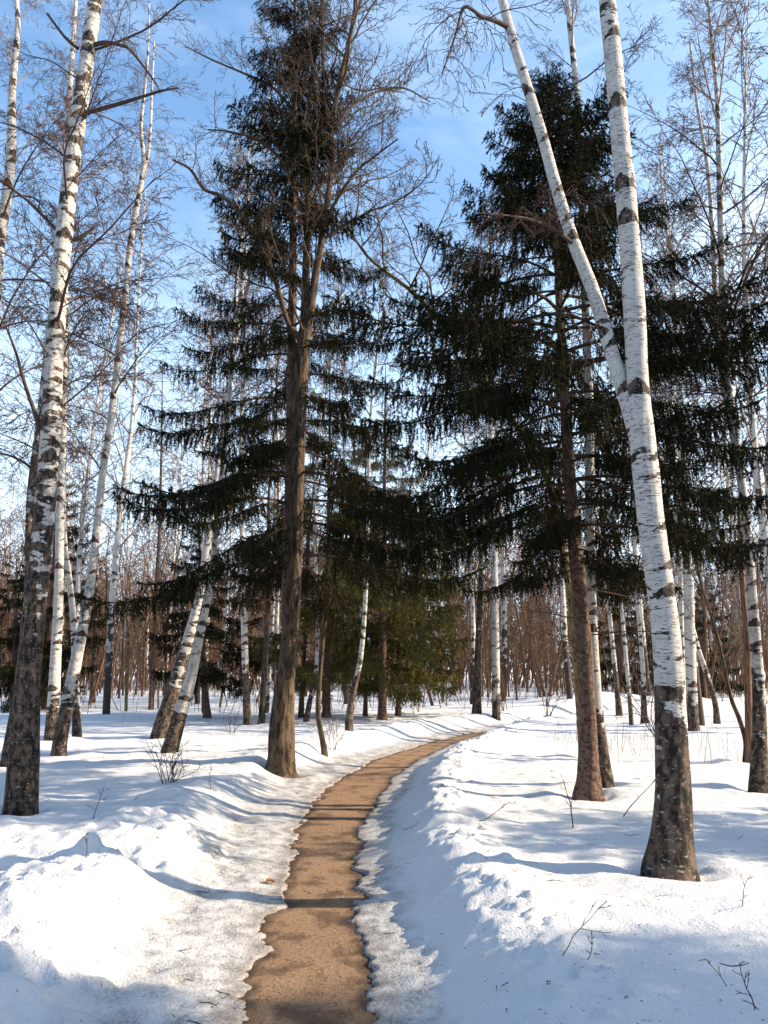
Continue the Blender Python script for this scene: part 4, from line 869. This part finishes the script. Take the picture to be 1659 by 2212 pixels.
# ---------------------------------------------------------------- wood edge: repeated trees
def whole_tree(name, seed, H, spec, r, mats, el=88, thin_from=1):
    rng = np.random.default_rng(seed); out = [[] for _ in spec]
    grow(rng, (0, 0, -0.1), (rng.normal(0, 0.1), rng.normal(0, 0.1), 1), H, r, 0, spec, out)
    tr = Acc(); tr.tubes(out[0], 7, 0); trunk = tr.mesh('trunk', [mats[0]])
    cr = Acc()
    for lv in range(1, len(spec)): cr.tubes(out[lv], spec[lv]['sides'], 0 if lv < 2 else 1)
    return trunk, cr.mesh('crown', [mats[1], mats[2]])
THICK_SPEC = [dict(n=9, wig=0.09, grav=0.06, kids=(16, 22), t0=0.12, ratio=0.30, ang=46, sides=6, tip=0.15, rr=0.36, fall=0.5),
              dict(n=6, wig=0.14, grav=0.3, kids=(6, 8), t0=0.15, ratio=0.42, ang=42, sides=3, tip=0.4, rr=0.5, rmin=0.005),
              dict(n=5, wig=0.18, grav=0.2, kids=(3, 5), t0=0.2, ratio=0.5, ang=42, sides=3, rmin=0.004),
              dict(n=3, wig=0.18, grav=0.1, sides=3, rmin=0.0035)]
FARB_SPEC = [dict(n=11, wig=0.03, grav=0.05, kids=(30, 38), t0=0.28, ratio=0.20, ang=40, sides=6, tip=0.12, rr=0.30, fall=0.55),
             dict(n=6, wig=0.08, grav=-0.15, kids=(7, 9), t0=0.15, ratio=0.45, ang=38, sides=3, tip=0.4, rr=0.5, rmin=0.010),
             dict(n=5, wig=0.12, grav=-1.2, kids=(3, 4), t0=0.2, ratio=0.6, ang=34, sides=3, rmin=0.0075),
             dict(n=3, wig=0.1, grav=-2.0, sides=3, rmin=0.006)]
def far_birch_bark():
    n = Nodes('far_birch_bark'); P = n.new('ShaderNodeTexCoord').outputs['Object']
    s = n.new('ShaderNodeSeparateXYZ', Vector=P); rnd = n.math('MULTIPLY', n.new('ShaderNodeObjectInfo').outputs['Random'], 50.0)
    band = n.noise(n.vec(n.math('ADD', n.math('MULTIPLY', s.outputs[0], 5.0), rnd), n.math('MULTIPLY', s.outputs[1], 5.0), n.math('MULTIPLY', s.outputs[2], 6.5)), 1.0, 5.0, 0.6)
    low = n.step(s.outputs[2], 0.4, 3.2, 0.26, 0.0)
    c = n.mix(n.noise(P, 3.0, 3), (0.36, 0.33, 0.29), (0.62, 0.59, 0.55))
    return n.done(n.mix(n.step(n.math('ADD', band, low), 0.57, 0.63), c, (0.055, 0.042, 0.034)), 0.8)
M_FARB = far_birch_bark()
THICK = [whole_tree('thicket', 200 + i, 7.5, THICK_SPEC, 0.055, (M_BROWN, M_BROWN, M_BROWN)) for i in range(6)]
FARB = [whole_tree('far_birch', 220 + i, 15.0, FARB_SPEC, 0.10, (M_FARB, M_BLIMB, M_TWIG)) for i in range(5)]
def put_tree(name, lib, i, x, y, s, rot, label, cat, group):
    root = thing(name, (x, y, gz(x, y)), label, cat, group)
    root.rotation_euler = (0, 0, rot); root.scale = (s, s, s)
    for part, me in zip(('trunk', 'crown'), lib[i % len(lib)]):
        link(part, me, root)
    return root
rng = np.random.default_rng(31)
spots = []
# landmarks along the view, so that each far tree can be told by what it stands between
MARKS = sorted((STEMS[k][min(3, len(STEMS[k]) - 1)][0] / STEMS[k][0][1], w) for k, w in {'B': 'thick patchy birch', 'C': 'slim straight birch', 'D': 'curved birch', 'TK': 'thin black sapling', 'PN': 'reddish pine-like trunk',
    'G': 'slanting birch pair', 'W': 'straight birch', 'H': 'ribbed broadleaf trunk', 'I': 'crooked young tree', 'V': 'slanting white birch', 'SB': 'sunlit olive spruce', 'TT': 'dark-barked birch', 'U': 'bright white birch',
    'J': 'reddish spruce trunk', 'R': 'wide-footed birch', 'A': 'forked birch', 'O': 'stout yellowish birch', 'P': 'leaning birch', 'L': 'black-footed birch'}.items())
ORD = 'first second third fourth fifth sixth seventh eighth ninth tenth eleventh twelfth'.split()
def told_apart(pts, what):
    """one label per point: counted between the two landmarks it shows between"""
    lab = {}; gaps = {}
    for i, (x, y) in enumerate(pts): gaps.setdefault(sum(m[0] < x / y for m in MARKS), []).append((x / y, i))
    for g, rows in gaps.items():
        for k, (_u, i) in enumerate(sorted(rows, reverse=(g == 0))):
            o = ORD[k] + ' ' if len(rows) > 1 else ''
            if g == 0: lab[i] = f'{o}{what} out past the {MARKS[0][1]}, away from the path'
            elif g == len(MARKS): lab[i] = f'{o}{what} out past the {MARKS[-1][1]}, away from the path'
            else: lab[i] = f'{o}{what} between the {MARKS[g - 1][1]} and the {MARKS[g][1]}'
    return lab
def free(x, y, d):
    if abs(path_side(np.array([x]), np.array([y]))[0][0]) < 1.2 and y < 40: return False
    return all((x - a) ** 2 + (y - b) ** 2 > d * d for a, b in spots)
def scatter(count, y0, y1, gap, power=1.0, spread=0.53):
    got = []; tries = 0
    while len(got) < count and tries < 20000:
        tries += 1
        y = y0 + (y1 - y0) * rng.uniform() ** power; w = y * spread + 2; x = rng.uniform(-w, w)
        if free(x, y, gap): got.append((x, y)); spots.append((x, y))
    return got
FARB_SPOTS = [(-5.6, 25.0), (-6.8, 29.0), (-8.0, 23.0), (-4.2, 31.0), (-7.6, 34.0), (10.6, 21.0), (9.0, 25.5), (12.5, 27.0), (8.4, 16.8), (13.5, 22.5), (1.2, 33.0), (-1.4, 30.0), (7.6, 19.2), (11.2, 18.4), (10.0, 30.0), (6.2, 26.5), (4.6, 30.5), (3.0, 27.0), (12.0, 33.0), (-3.4, 26.0)]
spots += FARB_SPOTS
pts = FARB_SPOTS + scatter(34, 24, 58, 2.6); lab = told_apart(pts, 'slender pale thicket birch')
for i, (x, y) in enumerate(pts):
    put_tree('birch_tree', FARB, i, x, y, rng.uniform(0.95, 1.25) if i < len(FARB_SPOTS) else rng.uniform(0.75, 1.2), rng.uniform(0, 6.28), lab[i], 'birch', 'birches in the thicket')
for i, (x, y) in enumerate(scatter(270, 26, 62, 1.0, 1.0)):
    put_tree('bare_tree', THICK, i, x, y, rng.uniform(0.5, 1.25), rng.uniform(0, 6.28), 'slim bare brown tree in the thicket along the wood edge', 'tree', 'bare trees of the thicket')
FARS = []
for i in range(3):
    a = Acc(); r2 = np.random.default_rng(260 + i); H = 11.0
    for j in range(70):
        t = (j + r2.uniform()) / 70; z = 0.4 + (H - 0.5) * t; L = 2.3 * (1 - t) ** 0.8 * r2.uniform(0.7, 1.1) + 0.15; az = j * 2.4
        P = wander(r2, (0, 0, z), (math.cos(az), math.sin(az), -0.15 + 0.5 * t), L, 5, 0.06, 0.05)
        a.tubes([(P, np.linspace(0.02, 0.006, 5))], 3, 0)
        kids = []
        for k in range(int(4 + L * 7)):
            p, tg = along(P, r2.uniform(0.15, 1)); sd = unit(np.cross([0, 0, 1.0], tg)) * r2.choice((-1, 1))
            kids.append(wander(r2, p, tg * 0.6 + sd * r2.uniform(0, 1) + np.array([0, 0, r2.uniform(-1.0, 0.1)]), r2.uniform(0.25, 0.6), 4, 0.1, -0.8))
        V = needles(r2, kids + [P], 0.07, 0.15, 0.05); a.add(V, None, np.arange(len(V)).reshape(-1, 3), 1)
    tr = Acc(); tr.tubes([(np.array([[0, 0, -0.1], [0, 0, H * 0.5], [0, 0, H]]), np.array([0.14, 0.08, 0.01]))], 7, 0)
    FARS.append((tr.mesh('trunk', [M_SPRUCE]), a.mesh('crown', [M_SPRUCE_T, M_NEEDLE], False)))
ROUND = [(-9, -4), (-12, 1), (-8, -9), (-3, -11), (3, -12), (8, -10), (-14, -6), (-13, 8), (-16, 4), (-17, 11), (-20, 15), (13, -7), (0, -16), (-7, -15), (18, -5), (24, 2), (26, 9), (-22, 6)]  # unseen spruces added round the camera to hold back light from the low sky
pts = scatter(22, 44, 80, 3.5); lab = told_apart(pts, 'far dark spruce')
for i, (x, y) in enumerate(pts):
    put_tree('spruce_tree', FARS, i, x, y, rng.uniform(0.6, 1.05), rng.uniform(0, 6.28), lab[i], 'spruce', 'spruces deep in the wood')

for i, (x, y) in enumerate(ROUND):
    put_tree('spruce_tree', FARS, i, x + rng.normal(0, 0.5), y + rng.normal(0, 0.5), rng.uniform(0.95, 1.35), rng.uniform(0, 6.28), 'tall unseen spruce of the wood, added round the viewpoint to block low skylight', 'spruce', 'spruces round the viewpoint')
# a further wood that reads as one brown mass, and the brush at its foot
def mass(name, label, count, y0, y1, h0, h1, seed, kids, r, mat, spread=0.6):
    r2 = np.random.default_rng(seed); st = []; tw = []; tw2 = []
    for i in range(count):
        y = r2.uniform(y0, y1); x = r2.uniform(-1, 1) * (y * spread + 4)
        if y < 40 and abs(path_side(np.array([x]), np.array([y]))[0][0]) < 1.0: continue
        H = r2.uniform(h0, h1); P = wander(r2, (x, y, gz(x, y) - 0.1), (r2.normal(0, 0.2), r2.normal(0, 0.2), 1), H, 6, 0.09, 0.03)
        st.append((P, np.linspace(r, r * 0.25, 6) * r2.uniform(0.6, 1.4)))
        for k in range(kids):
            p, tg = along(P, r2.uniform(0.12, 1)); az = r2.uniform(0, 6.28)
            Q = wander(r2, p, (math.cos(az) * 0.8, math.sin(az) * 0.8, r2.uniform(0.3, 1.0)), H * r2.uniform(0.1, 0.24), 4, 0.14, 0.1)
            tw.append((Q, np.linspace(r * 0.42, r * 0.25, 4)))
            for _ in range(2):
                p2, _t = along(Q, r2.uniform(0.2, 0.95))
                tw2.append((wander(r2, p2, r2.normal(0, 1, 3) + np.array([0, 0, 0.5]), H * r2.uniform(0.04, 0.1), 3, 0.14, 0.1), np.full(3, r * 0.24)))
    a = Acc(); a.tubes(st, 4, 0); a.tubes(tw, 3, 0); a.tubes(tw2, 3, 0)
    tag(link(name, a.mesh(name, [mat])), label, kind='stuff')
mass('distant_woods', 'brown bare wood closing the view behind the thicket', 820, 46, 88, 5.5, 13.0, 401, 22, 0.06, M_BROWN)
mass('undergrowth', 'thin upright brown brush at the edge of the wood', 1500, 24, 60, 0.8, 3.2, 402, 4, 0.012, M_BROWN)

# ---------------------------------------------------------------- shrubs, twigs and litter on the snow
SHRUB_SPEC = [dict(n=8, wig=0.17, grav=0.1, kids=(4, 7), t0=0.3, ratio=0.45, ang=32, sides=3, tip=0.4, rr=0.6, rmin=0.002),
              dict(n=5, wig=0.2, grav=0.2, kids=(2, 4), t0=0.3, ratio=0.5, ang=35, sides=3, rmin=0.0018),
              dict(n=4, wig=0.12, grav=0.2, sides=3, rmin=0.0015)]
def shrub(key, label, stems, h, seed, lean=0.5, r=0.006, group='bare shrubs in the snow'):
    x, y, z = SPOTS[key]; r2 = np.random.default_rng(seed)
    root = thing('shrub', (x, y, z), label, 'shrub', group)
    for i in range(stems):
        out = [[], [], []]; az = r2.uniform(0, 6.28)
        d = (math.cos(az) * lean * r2.uniform(0.2, 1), math.sin(az) * lean * r2.uniform(0.2, 1), 1)
        grow(r2, (math.cos(az) * 0.05, math.sin(az) * 0.05, -0.05), d, h * r2.uniform(0.6, 1.15), r, 0, SHRUB_SPEC, out)
        a = Acc()
        for P in out: a.tubes(P, 4, 0)
        link('stem', a.mesh('stem', [M_BDARK]), root)
shrub('shrub', 'low bare shrub poking from the snow in front of the slanting birches', 13, 0.55, 1, 0.75)
shrub('shrub2', 'few upright stems growing beside the crooked young tree', 7, 0.75, 2, 0.3)
shrub('sh3', 'tiny bare shrub in sunny snow before the straight birch', 6, 0.5, 3, 0.6)
shrub('sh4', 'bare brush clump beside the white birch beyond the bend', 8, 1.0, 4, 0.5, 0.009)
shrub('sh5', 'open bare shrub on the hummock beyond the path bend', 9, 1.3, 5, 0.6, 0.010)
shrub('sh6', 'thin grey shrub leaning over behind the forked white birch', 5, 1.6, 6, 0.9, 0.011)
TW_SPEC = [dict(n=7, wig=0.16, grav=0.0, kids=(3, 5), t0=0.25, ratio=0.45, ang=42, sides=4, tip=0.5, rr=0.6, rmin=0.0016),
           dict(n=5, wig=0.2, grav=0.0, kids=(1, 2), t0=0.3, ratio=0.5, ang=40, sides=3, rmin=0.0013), dict(n=4, wig=0.2, grav=0.0, sides=3, rmin=0.0011)]
def twig(key, label, d, length, seed, r=0.0035, up=0.0):
    x, y, z = SPOTS[key]; r2 = np.random.default_rng(seed); out = [[], [], []]
    grow(r2, (0, 0, -0.01 + up), d, length, r, 0, TW_SPEC, out)
    a = Acc()
    for P in out: a.tubes(P, 4, 0)
    tag(link('twig', a.mesh('twig', [M_BDARK]), None, (x, y, z)), label, 'twig', 'twigs in the snow')
twig('tw1', 'forked dark twig standing in shaded snow before the spruce trunk', (0.0, 0, 1), 0.42, 11, 0.006)
twig('tw2', 'spreading dead twig lying in the snow between spruce and forked birch', (0.55, 0, 0.55), 0.62, 12, 0.006)
twig('tw3', 'tall thin twig standing up from the near snow bank', (0.35, 0.1, 1), 0.34, 13, 0.0022)
twig('tw4', 'short kinked twig just beside the tall thin one', (0.45, 0, 0.7), 0.15, 14, 0.0022)
twig('tw5', 'crooked branching twig at the bottom corner of the near snow', (0.0, 0, 1), 0.19, 15, 0.003)
twig('tw6', 'small bent twig next to the crooked corner twig', (-0.5, 0, 0.7), 0.14, 16, 0.002)
twig('tw7', 'fallen twig on the shaded bank slope beside the path', (0.9, 0.5, 0.35), 0.5, 17, 0.004)
twig('tw8', 'small fallen twig on the bank top in shade', (1.0, -0.1, 0.08), 0.35, 18, 0.004)
twig('tw9', 'dark twig standing near the thick birch foot', (0.3, 0, 1), 0.3, 19, 0.004)
twig('tw10', 'short upright twig on the snow mound crest', (0.0, 0, 1), 0.14, 20, 0.003)
twig('tw11', 'fallen twig lying between the two snow mounds', (0.9, 0.3, 0.12), 0.3, 21, 0.004)
twig('tw12', 'slanting twig in blue shade below the low bare shrub', (0.2, 0, 1), 0.26, 22, 0.004)
twig('tw13', 'thin twig lying on the sunlit sand of the path', (1, -0.25, 0.02), 0.13, 23, 0.0022, 0.02)
twig('tw14', 'second thin twig on the sunlit sand, closer to the bank', (1, 0.02, 0.02), 0.11, 24, 0.0022, 0.02)
twig('tw15', 'tiny twig on the near bank slope in shade', (0.8, 0.2, 0.4), 0.1, 25, 0.002)
twig('tw16', 'small upright twig in bright snow past the forked birch', (0.1, 0, 1), 0.2, 26, 0.003)
# a curled brown leaf on the ice beside the path
def leaf():
    x, y, z = SPOTS['leaf']; t = np.linspace(0, 1, 9); V = []; Q = []
    for i, a in enumerate(t):
        w = 0.028 * math.sin(math.pi * min(1, a * 0.97 + 0.03)) ** 0.7 * (1 + 0.25 * math.sin(a * 14))
        for k, f in enumerate((-1, -0.5, 0, 0.5, 1)): V.append(((a - 0.5) * 0.085, f * w, 0.012 + 0.02 * f * f + 0.01 * math.sin(a * 4)))
        if i:
            for k in range(4): b = (i - 1) * 5 + k; Q.append((b, b + 1, b + 6, b + 5))
    acc = Acc(); acc.add(np.array(V), np.array(Q), None, 0)
    root = thing('dry_leaf', (x, y, z), 'curled orange-brown dry leaf on the ice at the path edge', 'leaf')
    root.rotation_euler = (0.2, 0.1, 0.5); root.scale = (0.8, 0.8, 0.8)
    m = plain('dry_leaf', (0.22, 0.085, 0.035), 0.4, 0.6, 60.0)
    link('blade', acc.mesh('blade', [m]), root)
    s = Acc(); s.tubes([(np.array([[-0.04, 0, 0.012], [-0.06, 0.004, 0.012], [-0.085, 0.002, 0.006]]), np.array([0.0016, 0.0014, 0.0012]))], 4, 0)
    link('stalk', s.mesh('stalk', [m]), root)
leaf()
# rusty leaves still hanging behind the ribbed trunk
def hanging_leaves():
    r2 = np.random.default_rng(8); a = Acc(); P0 = np.array(STEMS['X'][4][:3]); tw = []
    V = []
    for i in range(260):
        c = P0 + np.array([r2.normal(0.15, 0.45), r2.normal(-0.1, 0.4), r2.normal(-0.2, 0.55)])
        d = unit(r2.normal(0, 1, 3)); e = unit(np.cross(d, r2.normal(0, 1, 3)))
        V += [c - d * 0.05, c + e * 0.025, c + d * 0.05, c - e * 0.025]
    a.add(np.array(V), np.arange(len(V)).reshape(-1, 4), None, 0)
    tag(link('leaves', a.mesh('leaves', [plain('rust_leaf', (0.22, 0.075, 0.03), 0.4, 0.7, 8.0)])), 'rusty withered leaves still hanging behind the ribbed trunk', kind='stuff')
hanging_leaves()
# dry grass stalks sticking out of the sunny snow behind the spruce
def stalks():
    r2 = np.random.default_rng(9); L = []
    for i in range(170):
        x = r2.uniform(3.2, 6.0) if i < 90 else r2.uniform(-9, 4); y = r2.uniform(12, 16) if i < 90 else r2.uniform(17.5, 26)
        if path_side(np.array([x]), np.array([y]))[0][0] < 1.0: continue
        L.append((wander(r2, (x, y, gz(x, y) - 0.03), (r2.normal(0, 0.2), r2.normal(0, 0.2), 1), r2.uniform(0.2, 0.55), 4, 0.06, -0.1), np.full(4, 0.003)))
    a = Acc(); a.tubes(L, 3, 0)
    tag(link('grass', a.mesh('grass', [plain('straw', (0.24, 0.17, 0.09), 0.3)])), 'thin dry grass stalks sticking up from sunny snow', kind='stuff')
stalks()

# bark crumbs, needles and bits of twig dropped on the snow
def litter():
    r2 = np.random.default_rng(12); n = 2400
    feet = np.array([STEMS[k][0] for k in ('A', 'B', 'H', 'J', 'K', 'I', 'D', 'G', 'L')])
    f = feet[r2.integers(0, len(feet), n)]; d = np.abs(r2.normal(0, 0.8, n)) + f[:, 3]; az = r2.uniform(0, 6.28, n)
    y = 2.6 + 11 * r2.uniform(0, 1, n) ** 1.4; x = r2.uniform(-1, 1, n) * (y * 0.52 + 0.3)
    foot = np.arange(n) % 3 == 0
    x = np.where(foot, f[:, 0] + d * np.cos(az), x); y = np.where(foot, f[:, 1] + d * np.sin(az), y)
    ln = np.where(r2.uniform(0, 1, n) < 0.93, r2.uniform(0.006, 0.022, n), r2.uniform(0.04, 0.14, n)); az = r2.uniform(0, 6.28, n)
    keep = path_side(x, y)[0] > 0.0
    x, y, ln, az = x[keep], y[keep], ln[keep], az[keep]; w = ln * 0.012 + 0.0011
    t = np.array([0, 0.35, 0.7, 1.0])[None, :]; b = az[:, None] + r2.normal(0, 0.5, (len(x), 4)) * (t > 0)
    P = np.stack([x[:, None] + ln[:, None] * (t - 0.5) * np.cos(b), y[:, None] + ln[:, None] * (t - 0.5) * np.sin(b), 0 * b], axis=-1)
    P[..., 2] = snow_z(P[..., 0].ravel(), P[..., 1].ravel()).reshape(P.shape[:2]) + w[:, None] * 0.6
    a = Acc(); a.tubes([(P[i], w[i] * np.array([0.8, 1.1, 1.0, 0.5])) for i in range(len(P))], 4, 0)
    tag(link('litter', a.mesh('litter', [M_BDARK])), 'dark crumbs of bark, needles and twig bits strewn over the snow', kind='stuff')
litter()
